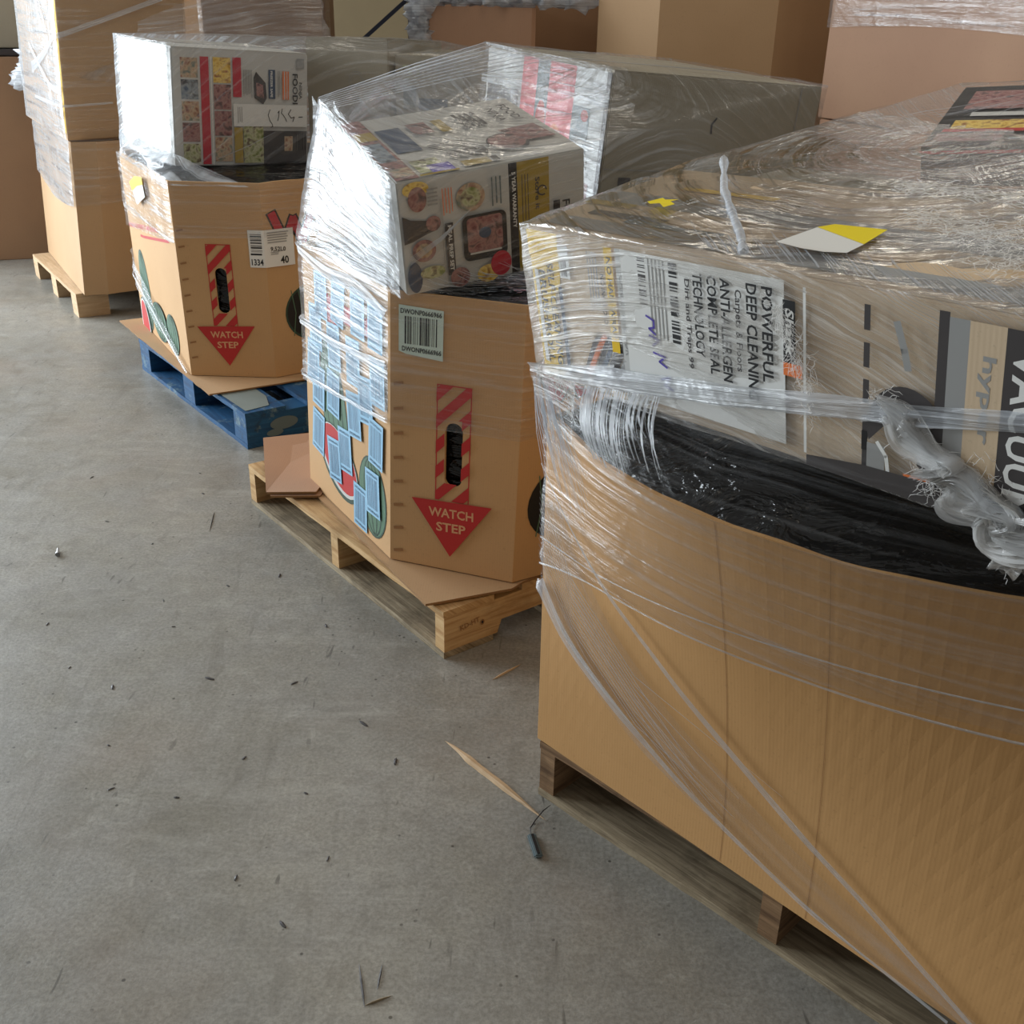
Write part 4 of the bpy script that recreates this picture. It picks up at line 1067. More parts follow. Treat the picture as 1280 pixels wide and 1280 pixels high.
curtain([(pk+Vector((-0.02, 0.03, 0.0)), rm.P(LM-0.60, 0.800, 0.012)), (g_(-0.016, 0.43, 0.25), rm.P(LM-0.40, 0.800, 0.012)), (g_(-0.016, 0.2, 0.25), rm.P(LM-0.2, 0.800, 0.012)), (g_(-0.016, -0.01, 0.25), rm.P(LM-0.0, 0.800, 0.012))], M['film_dense_lit'], 'film_skirt', wm, amp=0.008, seed=2)
curtain([(pk, pk+Vector((-0.05, 0.02, -0.33))), (g_(-0.02, 0.44, 0.25), g_(-0.03, 0.44, 0.02)), (g_(-0.02, 0.22, 0.25), g_(-0.03, 0.22, 0.01)), (g_(-0.015, -0.01, 0.25), g_(-0.015, -0.01, 0.0))], M['film_dense_lit'], 'film_skirt', wm, amp=0.010, seed=7)
film_band(rm, LM-0.55, LM+0.002, lambda q: 0.49-0.05*(LM-q)/0.5, lambda q: 0.800, 0.010, M['film_streak'], 'film_band', wm, ruff=0.005)
film_band(rm, 0.004, 0.9, lambda q: 0.49+0.01*q, lambda q: 0.797, 0.006, M['film_low_haze'], 'film_band', wm)
ribbon(fm, [(LM-0.54, 0.79), (LM-0.35, 0.765), (LM-0.15, 0.77), (LM-0.0, 0.745)], [0.02, 0.03, 0.035, 0.02], M['film_rope'], 'film_rope', wm, 0.016, ruff=0.004)
ribbon(fm, [(LM-0.54, 0.60), (LM-0.3, 0.60), (LM-0.0, 0.63)], [0.012, 0.02, 0.012], M['film_rope'], 'film_rope', wm, 0.016, ruff=0.004)
ribbon(fm, [(LM-0.54, 0.455), (LM-0.3, 0.47), (LM-0.0, 0.497)], [0.010, 0.012, 0.010], M['film_rope'], 'film_rope', wm, 0.016, ruff=0.004)
lf = Tc.face('L')
curtain([(lf(0.0, 0.372, 0.012), lf(0.0, 0.0, 0.03)), (lf(0.38, 0.372, 0.012), lf(0.38, 0.0, 0.03)), (lf(0.77, 0.372, 0.012), lf(0.77, 0.0, 0.012))], M['film_streak'], 'film_sheet', wm, amp=0.004, seed=12)
rnd = random.Random(11); S = []
for i in range(16):
    a = rnd.uniform(0.02, 0.22); S.append([g_(a, -0.020, rnd.uniform(0.035, 0.05)-0.001*i), g_(a+0.03, -0.022, 0.025-0.001*i), g_(a+0.07, -0.020, 0.012-0.001*i)])
strands(S, M['film_rope'], 'film_strand', wm, 0.0009)
S = []
for i in range(5): S.append([g_(0.01, -0.016, 0.09-0.004*i), g_(0.08, -0.022, 0.125-0.002*i), g_(0.15, -0.018, 0.17)])
strands(S, M['film_rope'], 'film_strand', wm, 0.0012)
S = []
for i in range(9):
    t = i/8; a = pk.lerp(g_(0.0, 0.44, 0.25), t*0.5); b = Tc.M @ Vector((0.0-0.012, 0.76-0.5*t, 0.372)); mid = a.lerp(b, 0.5)+Vector((0, 0, 0.004)); S.append([a, mid, b])
strands(S, M['film_rope'], 'film_strand', wm, 0.0016)

curtain([((-1.58, 4.84, 1.235), (-1.55, 4.80, 1.05)), ((-1.40, 4.88, 1.30), (-1.36, 4.80, 1.08)), ((-1.24, 4.92, 1.375), (-1.15, 4.86, 1.12)), ((-1.02, 4.98, 1.46), (-0.92, 4.95, 1.16)), ((-0.86, 5.0, 1.36), (-0.80, 4.98, 1.16))], M['film_mid'], 'film_fold', wb, amp=0.02, seed=21)
# ================================================================== NEAR STACK
NP, MNP = make_pallet('wooden_pallet', 'dark weathered pallet under the big near box', (0.062, 1.634, 0), -44.6, M['brown_wood'], M['brown_wood'], M['old_wood'], 1.016, 1.22, seed=12)
dn = dirv(-47); nn = Vector((-dn.y, dn.x)); on = Vector((0.057, 1.64))
# bottom loop: straight left face then round; top loop bulges
out = [(-0.0, 0.0), (0.08, 0.035), (0.19, 0.082), (0.30, 0.105), (0.38, 0.112), (0.48, 0.108), (0.60, 0.085), (0.69, 0.055), (0.80, 0.0), (0.93, -0.09), (1.02, -0.22)]
def bulge(s):
    for (a, u), (b, v) in zip(out, out[1:]):
        if a <= s <= b:
            t = (s-a)/(b-a); return u+(v-u)*t
    return out[-1][1]
base, top = [], []
for i in range(42):
    s = 1.02*i/41
    sm = sum(bulge(min(max(s+k*0.012, 0), 1.02)) for k in range(-3, 4))/7
    bo = 0 if s < 0.9 else -(s-0.9)**2*3
    base.append(on+dn*s-nn*(bo)); top.append(on+dn*s*0.985-nn*sm)
rest = [((1.05, 0.16), (1.05, 0.30)), ((1.05, 0.55), (1.06, 0.60)), ((1.05, 0.95), (1.05, 0.95)), ((0.92, 1.12), (0.92, 1.12)), ((0.5, 1.16), (0.5, 1.18)), ((0.1, 1.12), (0.1, 1.12)), ((0.0, 0.98), (0.0, 0.98)), ((0.0, 0.5), (-0.01, 0.5))]
for (a, b), (c, d) in rest: base.append(on+dn*a+nn*b); top.append(on+dn*c+nn*d)
# small crease grooves in the bulging wall
rn = Ring(base, top, 0.127, 0.772, 1.7)
fn = lambda q, z, o: rn.P(q, z, o, 0.004)
nb = make_bin('gaylord_box', 'big near kraft box with a bulging rim, at lower right', rn, M['kraft_gold'], nz=10, ds=0.03, cat='box', rim_noise=0.006)
for s_ in (0.424, 0.585):
    pr = Print(fn, 0.0006)
    for k in range(10):
        z0 = 0.13+0.064*k; pr.rect(s_, z0, s_+0.0010, z0+0.064, 'crease'); pr.off -= pr.step
    pr.done('crease_line', nb, 'faint vertical fold line')
# black bag over the filling
liner(rn, 0.762, 0.830, M['black_plastic'], 'plastic_bag', 'shiny black plastic bag bulging under the cartons of the big near box', seed=1.5, amp=0.022, inset=0.010)
Fc = Carton('carton', 'long tan vacuum carton with yellow and black print on the big near box', (0.049, 1.667, 0.826), (-49.9, 9.4, -2.8), (0.90, 0.338, 0.242), M['tan_board'])
pr = Print(Fc.face('F'))
pr.rect(0.004, 0.01, 0.052, 0.20, 'yellow'); pr.ell(0.052, 0.185, 0.016, 0.038, 'yellow'); pr.rect(0.002, 0.200, 0.070, 0.240, 'yellow')
pr.rect(0.010, 0.03, 0.018, 0.18, 'white')
pr.text('SELF-CLEANING', 0.040, 0.195, 0.014, 'black', -90, 0.165); pr.text('BRUSHROLL', 0.020, 0.180, 0.014, 'black', -90, 0.150)
pr.rect(0.062, 0.02, 0.070, 0.16, 'navy'); pr.rect(0.070, 0.175, 0.092, 0.225, 'white'); pr.bars(0.074, 0.178, 0.088, 0.205, 'dark', 2, True, 6)
for i in range(7): pr.line([(0.10+0.012*i, 0.02+0.01*(i%2)), (0.13+0.012*i, 0.08), (0.145+0.011*i, 0.10)], 0.009, ('dark','orange','dark','navy','dark','dark','grey')[i])
pr.lines(0.135, 0.13, 0.158, 0.225, 'grey', 4, vertical=True); pr.text('NO INCLUDED', 0.160, 0.195, 0.008, 'dark', -90, 0.075)
pr.rect(0.172, 0.08, 0.188, 0.236, 'yellow'); pr.text('NO HAIR WRAP', 0.176, 0.222, 0.009, 'black', -90, 0.12)
pr.rect(0.195, 0.008, 0.235, 0.237, 'ltgrey'); pr.text('CARPET & FLOOR', 0.200, 0.20, 0.012, 'grey', -90, 0.12)
pr.rect(0.206, 0.02, 0.483, 0.237, 'white'); 
pr.bars(0.238, 0.165, 0.252, 0.232, 'dark', 5, False, 14); pr.lines(0.258, 0.10, 0.292, 0.232, 'grey', 5, vertical=True, fill=0.3); pr.bars(0.296, 0.120, 0.310, 0.234, 'black', 7, False, 18)
for P in ([(0.248,0.150),(0.262,0.145),(0.262,0.135),(0.252,0.132),(0.264,0.125)], [(0.252,0.122),(0.270,0.118),(0.258,0.108)], [(0.258,0.098),(0.280,0.095),(0.268,0.086),(0.282,0.080)], [(0.270,0.06),(0.286,0.066),(0.276,0.052),(0.290,0.048)]): pr.line(P, 0.003, 'purple')
pr.text('Dirt and Traps 99', 0.325, 0.215, 0.008, 'dark', -90, 0.125)
for s_, x, h, l in (('TECHNOLOGY', 0.340, 0.015, 0.115), ('COMPLETE SEAL', 0.364, 0.015, 0.135), ('ANTI-ALLERGEN', 0.386, 0.015, 0.140)): pr.text(s_, x, 0.226, h, 'black', -90, l)
pr.text('Carpets & Floors', 0.410, 0.215, 0.010, 'dark', -90, 0.110); pr.text('DEEP CLEANING', 0.428, 0.226, 0.016, 'black', -90, 0.155); pr.text('POWERFUL', 0.452, 0.226, 0.016, 'black', -90, 0.125)
pr.rect(0.484, 0.135, 0.502, 0.215, 'black'); pr.text('Shark', 0.488, 0.205, 0.012, 'white', -90, 0.06, 0.2); pr.rect(0.484, 0.118, 0.512, 0.135, 'orange'); pr.rect(0.514, 0.02, 0.518, 0.235, 'white')
for i in range(5): pr.rect(0.598, 0.02+0.045*i, 0.606, 0.05+0.045*i, 'dark'); 
pr.rect(0.598, 0.05, 0.606, 0.075, 'black'); pr.line([(0.640, 0.215), (0.650, 0.185), (0.655, 0.165)], 0.009, 'grey')
P = []
for i in range(19):
    a = D2R(200-11*i); P.append((0.655+0.050*math.cos(a), 0.085+0.058*math.sin(a)))
P += [(0.700,0.03),(0.672,0.05),(0.668,0.095),(0.645,0.110),(0.625,0.085)]
pr.poly(P, 'dark'); pr.rect(0.606, 0.030, 0.630, 0.062, 'grey'); pr.line([(0.62,0.065),(0.632,0.05),(0.635,0.03)], 0.005, 'white'); pr.poly([(0.655,0.035),(0.690,0.038),(0.695,0.020),(0.66,0.018)], 'orange')
pr.poly([(0.52,0.006),(0.52,0.02),(0.60,0.03),(0.72,0.035),(0.78,0.004)], 'dark')
pr.rect(0.690, 0.02, 0.702, 0.24, 'dark'); pr.rect(0.702, 0.03, 0.725, 0.235, 'grey'); pr.rect(0.725, 0.02, 0.765, 0.235, 'tan_board')
pr.text('hyper', 0.742, 0.200, 0.014, 'grey', -90, 0.10); pr.rect(0.765, 0.02, 0.85, 0.235, 'dark'); pr.text('VACUUM', 0.775, 0.215, 0.030, 'white', -90, 0.19)
pr.done('printing', Fc.root, 'yellow, white and black sales print')
pr = Print(Fc.face('T'))
pr.rect(0.02, 0.02, 0.85, 0.06, 'grey'); pr.rect(0.05, 0.08, 0.20, 0.10, 'dark'); pr.rect(0.14, 0.065, 0.32, 0.08, 'slate'); pr.rect(0.0, 0.12, 0.10, 0.14, 'olive'); pr.rect(0.10, 0.23, 0.28, 0.245, 'yellow')
pr.done('printing', Fc.root, 'printing on the top flaps')
Gc = Carton('carton', 'greyish flat carton behind the long vacuum carton under hazy film', (0.300, 1.990, 0.850), (-46, 2.0, -1.5), (0.95, 0.34, 0.215), M['grey_board'])
Hc = Carton('carton', 'black carton with orange and red print at the right edge atop the near stack', (0.735, 2.06, 1.074), (-30.6, 13.6, -5.6), (0.46, 0.34, 0.075), M['black'], gap=False)
pr = Print(Hc.face('T'), -0.002)
pr.rect(0.03, 0.08, 0.20, 0.13, 'food_b'); pr.rect(0.02, 0.065, 0.21, 0.082, 'red'); pr.rect(0.015, 0.015, 0.13, 0.055, 'food_c'); pr.rect(0.14, 0.02, 0.20, 0.03, 'slate'); pr.rect(0.05, 0.15, 0.22, 0.172, 'ltgrey'); pr.rect(0.03, 0.19, 0.20, 0.30, 'food_c'); pr.rect(0.25, 0.05, 0.42, 0.30, 'food_b')
pr.done('printing', Hc.root, 'orange food photo and red stripe')
pr = Print(Hc.face('F')); pr.line([(0.0, 0.062), (0.45, 0.066)], 0.006, 'red'); pr.done('printing', Hc.root, 'red line along the edge')
for i, (x, y, z, yw, Wd, Dd, Hh) in enumerate(((0.45, 1.93, 1.070, -40, 0.40, 0.25, 0.020),)):
    Carton('cardboard_sheet', 'flat grey cardboard piece on the grey carton, under the hazy film', (x, y, z), (yw, 3*i, 0), (Wd, Dd, Hh), M['grey_board'], gap=False, cat='cardboard sheet')

wn = tag(empty('stretch_wrap', (0.1, 1.7, 0.8)), 'heavily wrinkled clear film over the cartons and rim of the big near box', 'plastic film')
pts = Fc.corners(0.008)+Hc.corners(0.006)+[Gc.M @ Vector((x, y, 0.225)) for x in (0.0, 0.9) for y in (0, 0.35)]+[Vector((0.405, 2.16, 1.115))]
film_hull(pts, M['film_fg'], 'film_sheet', wn, amp=0.006, maxlen=0.035, seed=9, second=[(lambda n, c: n.z > 0.35 and c.x+0.45*c.y > 1.60, M['film_clear']), (lambda n, c: n.z > 0.45, M['film_fg_top'])])
gF = Fc.face('F')
from mathutils.bvhtree import BVHTree
_h = bpy.data.objects['film_sheet'] if False else [o for o in wn.children if o.name.startswith('film_sheet')][0]
_bv = BVHTree.FromPolygons([v.co for v in _h.data.vertices], [tuple(p.vertices) for p in _h.data.polygons])
def lay(p, off=0.003):
    """drop a point onto the near film sheet"""
    r = _bv.ray_cast(Vector((p.x, p.y, 2.5)), Vector((0, 0, -1)))
    return Vector((p.x, p.y, r[0].z+off)) if r[0] else Vector(p)
# gathered belt at the foot of the carton
ribbon(gF, [(-0.014, 0.020), (0.15, 0.040), (0.35, 0.066), (0.60, 0.105), (0.86, 0.150)], [0.016, 0.034, 0.034, 0.028, 0.02], M['film_rope'], 'film_rope', wn, 0.020, ruff=0.008, n=60)
ribbon(gF, [(0.60, 0.10), (0.66, 0.12), (0.70, 0.07), (0.74, 0.05), (0.80, 0.0)], [0.02, 0.03, 0.035, 0.04, 0.05], M['film_fg'], 'film_rope', wn, 0.022, ruff=0.012, n=60)
def tuft(f, pts, widths, n, name, parent, r=0.0006, seed=1, lift=0.012, length=0.03, along=0.35):
    rd = random.Random(seed); S = []
    for i in range(n):
        t = rd.random()*(len(pts)-1); k = min(int(t), len(pts)-2); u = t-k
        wd = widths[k]+(widths[k+1]-widths[k])*u
        x = pts[k][0]+(pts[k+1][0]-pts[k][0])*u+rd.gauss(0, wd*0.45); y = pts[k][1]+(pts[k+1][1]-pts[k][1])*u+rd.gauss(0, wd*0.45)
        a = math.atan2(pts[k+1][1]-pts[k][1], pts[k+1][0]-pts[k][0])+rd.gauss(0, along*2); l = length*rd.uniform(0.3, 1.2); P = []; z = lift*rd.uniform(0.1, 1)
        for j in range(5):
            P.append(f(x, y, 0.016+z*(0.6+0.4*math.sin(j*1.3+i)))); a += rd.gauss(0, 0.55); x += l/4*math.cos(a); y += l/4*math.sin(a)
        S.append(P)
    return strands(S, M['film_tangle'], name, parent, r)
for k in range(7):
    ribbon(gF, [(0.62+0.004*k, 0.125-0.004*k), (0.660, 0.112-0.006*k), (0.690+0.006*k, 0.070), (0.705-0.004*k, 0.035+0.003*k)], [0.010, 0.016, 0.018, 0.012], M['film_fold'], 'film_fold', wn, 0.014+0.003*k, 50, 0.022, 5)
    ribbon(gF, [(0.700+0.004*k, 0.040), (0.735, 0.062-0.006*k), (0.765+0.005*k, 0.030), (0.800-0.004*k, -0.010+0.004*k), (0.86, -0.02+0.01*k)], [0.014, 0.026, 0.034, 0.034, 0.03], M['film_fold'], 'film_fold', wn, 0.016+0.004*k, 60, 0.035, 6)
tuft(gF, [(0.61, 0.125), (0.655, 0.115), (0.67, 0.08), (0.70, 0.055), (0.685, 0.03)], [0.010, 0.018, 0.024, 0.022, 0.016], 180, 'film_tangle', wn, 0.0004, 1, 0.006, 0.022)
tuft(gF, [(0.69, 0.03), (0.73, 0.06), (0.76, 0.045), (0.79, 0.0), (0.84, -0.01)], [0.02, 0.03, 0.035, 0.04, 0.04], 260, 'film_tangle', wn, 0.0004, 2, 0.010, 0.018)
tuft(gF, [(0.48, 0.215), (0.50, 0.165), (0.52, 0.13), (0.53, 0.08)], [0.010, 0.014, 0.012, 0.010], 260, 'film_tangle', wn, 0.0003, 3, 0.006)
for i, (x, y, r) in enumerate(((0.665, 0.10, 0.010), (0.76, 0.03, 0.016), (0.80, -0.005, 0.022))):
    crumple(gF(x, y, 0.022), (r, r*0.7, r*1.3), M['film_fg'], 'film_fold', wn, seed=60+i*1.9, n=3, amp=1.1)
# curtain from the belt down to the bin rim
cols = []
for (x, y, q) in ((-0.012, 0.012, 0.004), (0.05, 0.018, 0.06), (0.10, 0.022, 0.11)): cols.append((gF(x, y, 0.022), fn(q, 0.765, 0.010)))
curtain(cols, M['film_fg'], 'film_skirt', wn, amp=0.004, seed=4)
cols = []
for (x, y, q) in ((0.10, 0.022, 0.11), (0.24, 0.045, 0.25), (0.40, 0.05, 0.42), (0.60, 0.06, 0.64), (0.84, 0.05, 0.86)): cols.append((gF(x, y, 0.022), fn(q, 0.768, 0.010)))
curtain(cols, M['film_clear'], 'film_skirt', wn, amp=0.004, seed=5)
# bright drawn strands fanning over the black bag and over the left corner
rnd = random.Random(3)
def strip(a, b, wv, mat, name, parent, side, n=6, sag=True):
    bm = bmesh.new(); L = uvl(bm); pv = None
    for i in range(n+1):
        t = i/n; c = (a.lerp(b, t)+Vector((-0.012, -0.013, 0.004))*math.sin(math.pi*t)) if sag else lay(a.lerp(b, t), 0.002); k = wv*(0.55+0.45*math.sin(math.pi*min(1, t+0.15)))
        q = [(bm.verts.new(c+side*k*e), (t*(a-b).length, e*k)) for e in (-0.5, 0.5)]
        if pv:
            f = bm.faces.new([pv[0][0], pv[1][0], q[1][0], q[0][0]])
            for l, x in zip(f.loops, (pv[0], pv[1], q[1], q[0])): l[L].uv = x[1]
        pv = q
    return link(name, bm, mat, parent, True)
sd = dn.to_3d()
for i in range(30):
    t = (i+rnd.uniform(-0.3, 0.3))/29; a = gF(0.125+0.155*t, 0.022+0.02*t, 0.024); b = fn(0.185+0.165*t, 0.782+rnd.uniform(-0.010, 0.030)*(0.3+t), 0.012)
    strip(a, a.lerp(b, 1.0 if t < 0.65 else rnd.uniform(0.5, 1.0)), rnd.choice((0.0015, 0.0025, 0.004, 0.0055, 0.007))*(1.1-0.5*t), M['film_rope'], 'film_strand', wn, sd)
S = []
for i in range(60):
    t = rnd.random(); a = gF(-0.010+0.05*t, 0.006+0.006*t, 0.018); q = 0.008+0.15*t; z = 0.745-0.02*t-0.10*rnd.random()**2; b = fn(q, z, 0.008); S.append([a, a.lerp(b, 0.5)+Vector((-0.005, -0.006, 0.0)), b])
strands(S, M['film_rope'], 'film_strand', wn, 0.0006)
tuft(lambda x, y, o: gF(x, y, o), [(0.0, 0.01), (0.07, 0.012), (0.085, -0.03)], [0.008, 0.012, 0.008], 160, 'film_tangle', wn, 0.0005, 7, 0.006)
# film band on the box wall below the rim
lo_pts = [(0, 0.50), (0.147, 0.535), (0.368, 0.552), (0.60, 0.575), (0.80, 0.60), (1.02, 0.61)]
def lo_n(q):
    for (a, u), (b, v) in zip(lo_pts, lo_pts[1:]):
        if a <= q <= b: return u+(v-u)*(q-a)/(b-a)
    return 0.5
film_band(rn, 0.002, 1.0, lo_n, lambda q: 0.775, 0.006, M['film_low_haze'], 'film_band', wn, ruff=0.003, nz=12)
ribbon(fn, [(0.004, 0.505), (0.15, 0.535), (0.37, 0.552), (0.60, 0.575), (0.98, 0.605)], [0.004]*5, M['film_rope'], 'film_rope', wn, 0.012)
ribbon(fn, [(0.004, 0.555), (0.15, 0.562), (0.37, 0.59), (0.60, 0.62), (0.98, 0.65)], [0.003]*5, M['film_rope'], 'film_rope', wn, 0.012)
ribbon(fn, [(0.13, 0.775), (0.30, 0.765), (0.45, 0.755), (0.60, 0.745), (0.90, 0.735)], [0.006, 0.014, 0.010, 0.006, 0.004], M['film_low_haze'], 'film_rope', wn, 0.016, ruff=0.004)
# wide diagonal tail
ribbon(fn, [(0.006, 0.62), (0.09, 0.47), (0.24, 0.345), (0.40, 0.265), (0.60, 0.195), (0.86, 0.135)], [0.10, 0.16, 0.14, 0.11, 0.075, 0.035], M['film_low_haze'], 'film_tail', wn, 0.008, n=70, ruff=0.002, cross=8)
ribbon(fn, [(0.006, 0.69), (0.15, 0.575), (0.285, 0.480), (0.388, 0.405), (0.546, 0.305), (0.70, 0.225), (0.86, 0.147)], [0.004, 0.006, 0.010, 0.013, 0.013, 0.011, 0.008], M['film_rope'], 'film_rope', wn, 0.013, n=70, ruff=0.002)
ribbon(fn, [(0.004, 0.47), (0.085, 0.385), (0.20, 0.318), (0.31, 0.262), (0.45, 0.205), (0.62, 0.158), (0.82, 0.130)], [0.035, 0.026, 0.018, 0.012, 0.009, 0.008, 0.006], M['film_rope'], 'film_rope', wn, 0.012, n=70, ruff=0.003)
S = []
for i in range(12):
    t = i/11; S.append([fn(0.004, 0.64-0.12*t, 0.014), fn(0.10, 0.52-0.10*t, 0.014), fn(0.25, 0.41-0.10*t, 0.014), fn(0.35+0.2*rnd.random(), 0.35-0.10*t-0.05*rnd.random(), 0.013)])
strands(S, M['film_rope'], 'film_strand', wn, 0.0006)
# knot rope over the top with folds spreading
tF0 = Fc.face('T')
tF = lambda x, y, o: lay(tF0(x, y, 0), max(o-0.012, 0.001))
P3 = [tF(0.085, 0.345, 0.030), tF(0.190, 0.225, 0.018), tF(0.280, 0.140, 0.014), tF(0.340, 0.085, 0.012), tF(0.40, 0.02, 0.010)]
bm = bmesh.new(); L = uvl(bm); pv = None
for i in range(25):
    t = i/24*4; k = min(int(t), 3); p = P3[k].lerp(P3[k+1], t-k); wv = 0.006+0.004*noise.noise(Vector((t*3, 0, 0)))
    a = [bm.verts.new(p+Vector((wv*math.cos(u), wv*math.sin(u)*0.6, wv*0.8*math.sin(u)))) for u in (0, 1.57, 3.14, 4.71)]
    if pv:
        for q in range(4): bm.faces.new([pv[q], pv[(q+1)%4], a[(q+1)%4], a[q]])
    pv = a
box_uv(bm); link('film_rope', bm, M['film_rope'], wn, True)
for i in range(95):
    x = 0.34+0.0056*i+rnd.uniform(-0.004, 0.004); l = rnd.uniform(0.05, 0.15); y0 = rnd.uniform(0.0, 0.02)
    strip(tF(x, y0, 0.014), tF(x-l*0.75, y0+l*0.62, 0.015), rnd.choice((0.0008, 0.0014, 0.0022, 0.0034)), M['film_rope'], 'film_strand', wn, sd, 5, False)
for i in range(26):
    t = i/25; a = tF(0.11+0.23*t, 0.31-0.21*t, 0.018); b = tF(0.30+0.35*t, 0.30-0.18*t, 0.016)
    strip(a, a.lerp(b, rnd.uniform(0.4, 1)), rnd.choice((0.0006, 0.001, 0.0016)), M['film_rope'], 'film_strand', wn, nn.to_3d(), 6, False)
S = []
for i in range(0):
    x = 0.34+0.011*i; S.append([tF(x, 0.002, 0.010), tF(x-0.02, 0.05, 0.0125), tF(x-0.055-0.03*rnd.random(), 0.09+0.05*rnd.random(), 0.010)])
strands(S, M['film_rope'], 'film_strand', wn, 0.0006)
for i in range(0):
    x = 0.45+0.3*rnd.random(); y = 0.16+0.24*rnd.random(); crumple(tF(x, y, 0.028), (0.008+0.01*rnd.random(), 0.008, 0.004), M['film_rope'], 'film_fold', wn, seed=90+i*1.3, n=2, amp=0.9)
f3 = lambda x, y, o: tF(x, y, 0.012+o*0.3)
tuft(f3, [(0.50, 0.24), (0.58, 0.20), (0.66, 0.16), (0.70, 0.10)], [0.03, 0.05, 0.05, 0.04], 500, 'film_tangle', wn, 0.0003, 11, 0.012, 0.03)
tuft(f3, [(0.62, 0.30), (0.72, 0.24), (0.84, 0.16)], [0.05, 0.06, 0.05], 600, 'film_tangle', wn, 0.0003, 12, 0.016, 0.03)
tuft(f3, [(0.40, 0.33), (0.50, 0.33), (0.62, 0.34)], [0.02, 0.03, 0.03], 240, 'film_tangle', wn, 0.0003, 13, 0.012, 0.03)
for i in range(22):
    a = Hc.M @ Vector((rnd.uniform(-0.05, 0.2), -0.02-0.02*rnd.random(), 0.05)); b = Hc.M @ Vector((rnd.uniform(0.15, 0.45), rnd.uniform(0.15, 0.36), 0.09))
    strip(a, a.lerp(b, rnd.uniform(0.5, 1)), rnd.choice((0.0008, 0.0014, 0.002)), M['film_rope'], 'film_strand', wn, sd, 8, False)
# stickers on the film
f2 = lambda x, y, o: tF(x, y, 0.018+o)
pr = Print(f2, 0.0); pr.poly([(0.425, 0.050), (0.470, 0.040), (0.500, 0.042), (0.522, 0.058), (0.520, 0.095), (0.428, 0.128)], 'white'); pr.poly([(0.428, 0.128), (0.520, 0.095), (0.515, 0.150), (0.440, 0.148)], 'stickyellow')
tag(pr.done('sticker', None), 'large white sticker with a yellow end on the near wrinkled film', 'sticker')
pr = Print(lambda x, y, o: tF(x, y, 0.020+o), 0.0); pr.poly([(0.130, 0.125), (0.145, 0.115), (0.158, 0.122), (0.175, 0.112), (0.182, 0.128), (0.166, 0.136), (0.170, 0.150), (0.150, 0.142), (0.138, 0.150)], 'stickyellow')
tag(pr.done('sticker', None), 'small torn yellow sticker under film on the long carton', 'sticker')

# ================================================================== FLOOR DEBRIS
def splinter(name, label, p0, p1, wd, h, mat, cat='wood scrap', n=24, seed=1):
    p0, p1 = Vector(p0), Vector(p1); d = (p1-p0); s_ = Vector((-d.y, d.x)).normalized(); bm = bmesh.new(); L = uvl(bm); pv = None
    for i in range(n+1):
        t = i/n; wv = wd*min(1, (t*4.0))**0.9*min(1, ((1-t)*2.6))**0.9*(1+0.25*noise.noise(Vector((t*9, seed, 0)))); c = p0+d*t+s_*wd*0.12*noise.noise(Vector((t*4, seed, 4)))
        hh = 0.0008+h*wv/wd
        a = [((c-s_*wv/2).to_3d()+Vector((0, 0, 0.0006))), ((c-s_*wv*0.2).to_3d()+Vector((0, 0, hh))), ((c+s_*wv*0.3).to_3d()+Vector((0, 0, hh*0.8))), ((c+s_*wv/2).to_3d()+Vector((0, 0, 0.0006)))]
        a = [(bm.verts.new(q), (t*d.length, k*0.01)) for k, q in enumerate(a)]
        if pv:
            for k in range(4):
                q = [pv[k], pv[(k+1)%4], a[(k+1)%4], a[k]]; f = bm.faces.new([x[0] for x in q])
                for l, x in zip(f.loops, q): l[L].uv = x[1]
        pv = a
    return tag(link(name, bm, mat, None), label, cat)
splinter('wood_splinter', 'long pale wood splinter on the floor before the near pallet', (-0.127, 1.789), (0.076, 1.559), 0.017, 0.007, M['pale_wood'])
splinter('wood_splinter', 'thin short splinter on the floor between the two wooden pallets', (-0.036, 2.009), (0.03, 2.075), 0.006, 0.003, M['pale_wood'], seed=2)
splinter('twig', 'small pale stick on the floor near the bottom edge', (-0.206, 1.146), (-0.165, 1.166), 0.004, 0.003, M['old_wood'], 'twig', seed=3)
splinter('twig', 'thin dark crooked twig touching the small pale stick near the bottom edge', (-0.205, 1.143), (-0.225, 1.225), 0.0035, 0.002, M['dark'], 'twig', seed=4)
splinter('twig', 'thin dark curved strand on the open floor left of the pine pallet', (-0.864, 2.827), (-0.845, 2.699), 0.003, 0.002, M['dark'], 'twig', seed=5)
splinter('twig', 'thin stray dark twig behind the small pale stick near the bottom edge', (-0.190, 1.175), (-0.188, 1.225), 0.003, 0.002, M['dark'], 'twig', seed=14)
cp = tag(empty('plastic_clip', (0.058, 1.49, 0)), 'dark grey clip with a bent wire on the floor below the near pallet corner', 'clip')
bm = bmesh.new(); Mx = frame((0.048, 1.518, 0), -77)
add_box(bm, Mx, 0, -0.008, 0.0006, 0.058, 0.008, 0.008); bmesh.ops.bevel(bm, geom=bm.edges[:], offset=0.0025, segments=2, affect='EDGES'); link('body', bm, M['metal'] if 0 else M['slate'], cp)
bm = bmesh.new(); add_box(bm, Mx, 0.004, -0.002, 0.0082, 0.054, 0.003, 0.0095); link('groove', bm, M['black'], cp)
strands([[(0.048, 1.518, 0.004), (0.046, 1.535, 0.004), (0.055, 1.556, 0.003), (0.070, 1.575, 0.010), (0.085, 1.598, 0.004)]], M['dark'], 'wire', cp, 0.0014)
bt = tag(empty('bolt', (-1.21, 2.55, 0)), 'small shiny bolt lying on the open floor at left', 'bolt')
bm = bmesh.new()
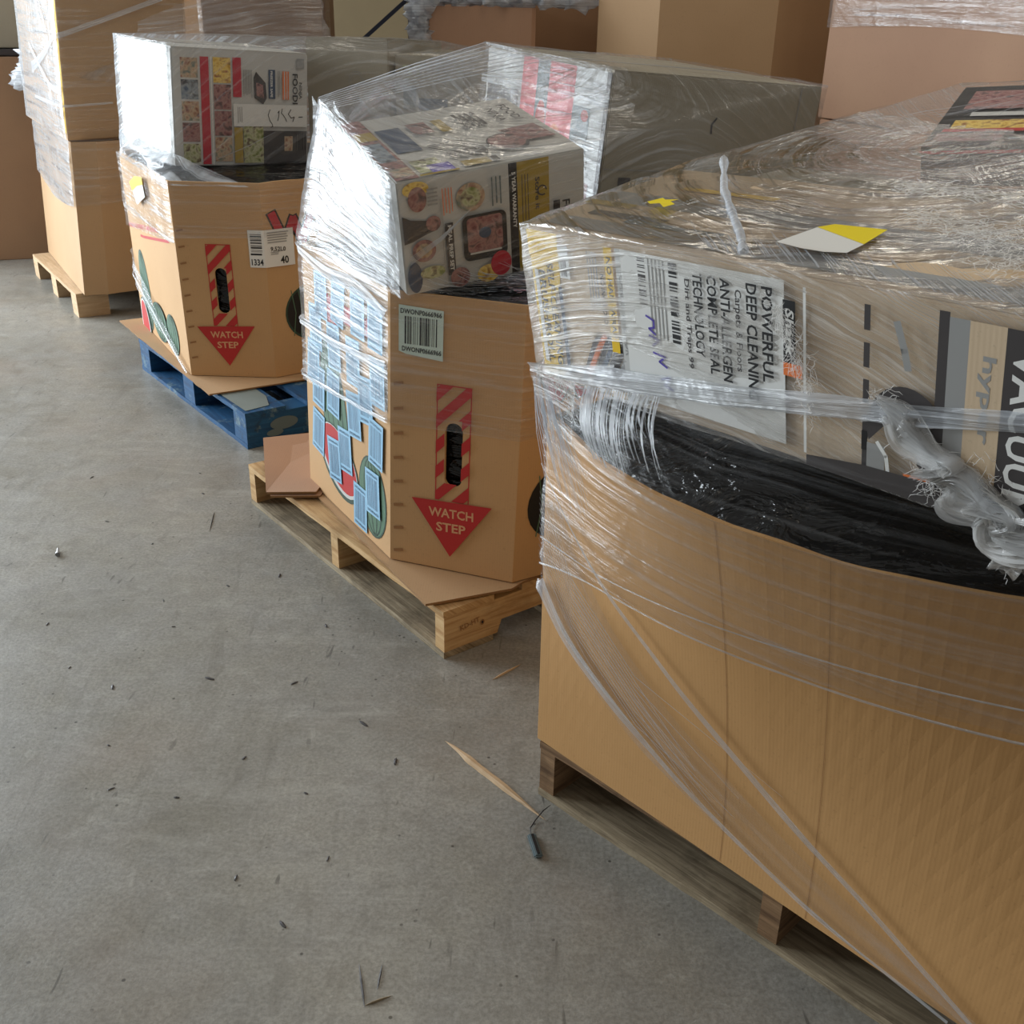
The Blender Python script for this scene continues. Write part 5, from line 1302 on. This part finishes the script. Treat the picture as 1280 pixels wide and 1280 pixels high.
for r0, r1, a, b in ((0.0065, 0.0065, 0.0, 0.010), (0.0035, 0.0035, 0.010, 0.034)):
    rr = []
    for t, r in ((a, r0), (b, r1)):
        rr.append([bm.verts.new((-1.205+t*-0.35, 2.535+t*0.94, 0.0068)+0*Vector()) if 0 else bm.verts.new(Vector((-1.205-t*0.35, 2.535+t*0.94, 0.0068))+Vector((0.94*math.cos(u), 0.35*math.cos(u), math.sin(u)))*r) for u in [k*math.pi/4 for k in range(8)]])
    for k in range(8): bm.faces.new([rr[0][k], rr[0][(k+1)%8], rr[1][(k+1)%8], rr[1][k]])
    bm.faces.new(rr[0]); bm.faces.new(rr[1])
bmesh.ops.recalc_face_normals(bm, faces=bm.faces[:]); link('shank', bm, M['metal'], bt)
# dark chips of dirt and bark
rnd = random.Random(21)
chips = [(-0.86, 2.32), (-0.72, 2.40), (-0.60, 2.46), (-0.98, 2.62), (-0.93, 2.95), (-0.80, 2.20), (-0.66, 1.99), (-0.52, 1.72), (-0.62, 1.60), (-0.38, 1.62), (-0.31, 1.45), (-0.46, 1.40), (-0.80, 1.75), (-0.75, 1.62), (-0.30, 1.84), (-0.36, 1.30), (-0.98, 3.10), (-1.15, 2.75), (-1.10, 2.20), (-1.30, 3.05), (-1.45, 3.55), (-0.22, 1.72), (-0.47, 1.98), (-0.44, 2.22), (-0.98, 2.02), (-0.86, 1.95)]
first = None
for i, (x, y) in enumerate(chips):
    if first is None:
        bm = bmesh.new(); bmesh.ops.create_icosphere(bm, subdivisions=1, radius=0.006)
        for v in bm.verts: v.co = Vector((v.co.x*1.5, v.co.y*0.55, max(v.co.z*0.35, -0.0005)))*(1+0.3*noise.noise(v.co*300))
        o = link('bark_chip', bm, M['dark']); first = o
    else:
        o = first.copy(); COL.objects.link(o)
    o.location = (x, y, 0.0008); k = rnd.uniform(0.5, 1.15); o.scale = (k*rnd.uniform(0.8, 1.6), k, k); o.rotation_euler = (0, 0, rnd.uniform(0, 3.14))
    tag(o, 'tiny dark chip of dirt scattered on the concrete floor', 'debris', 'dark chips scattered on the floor')
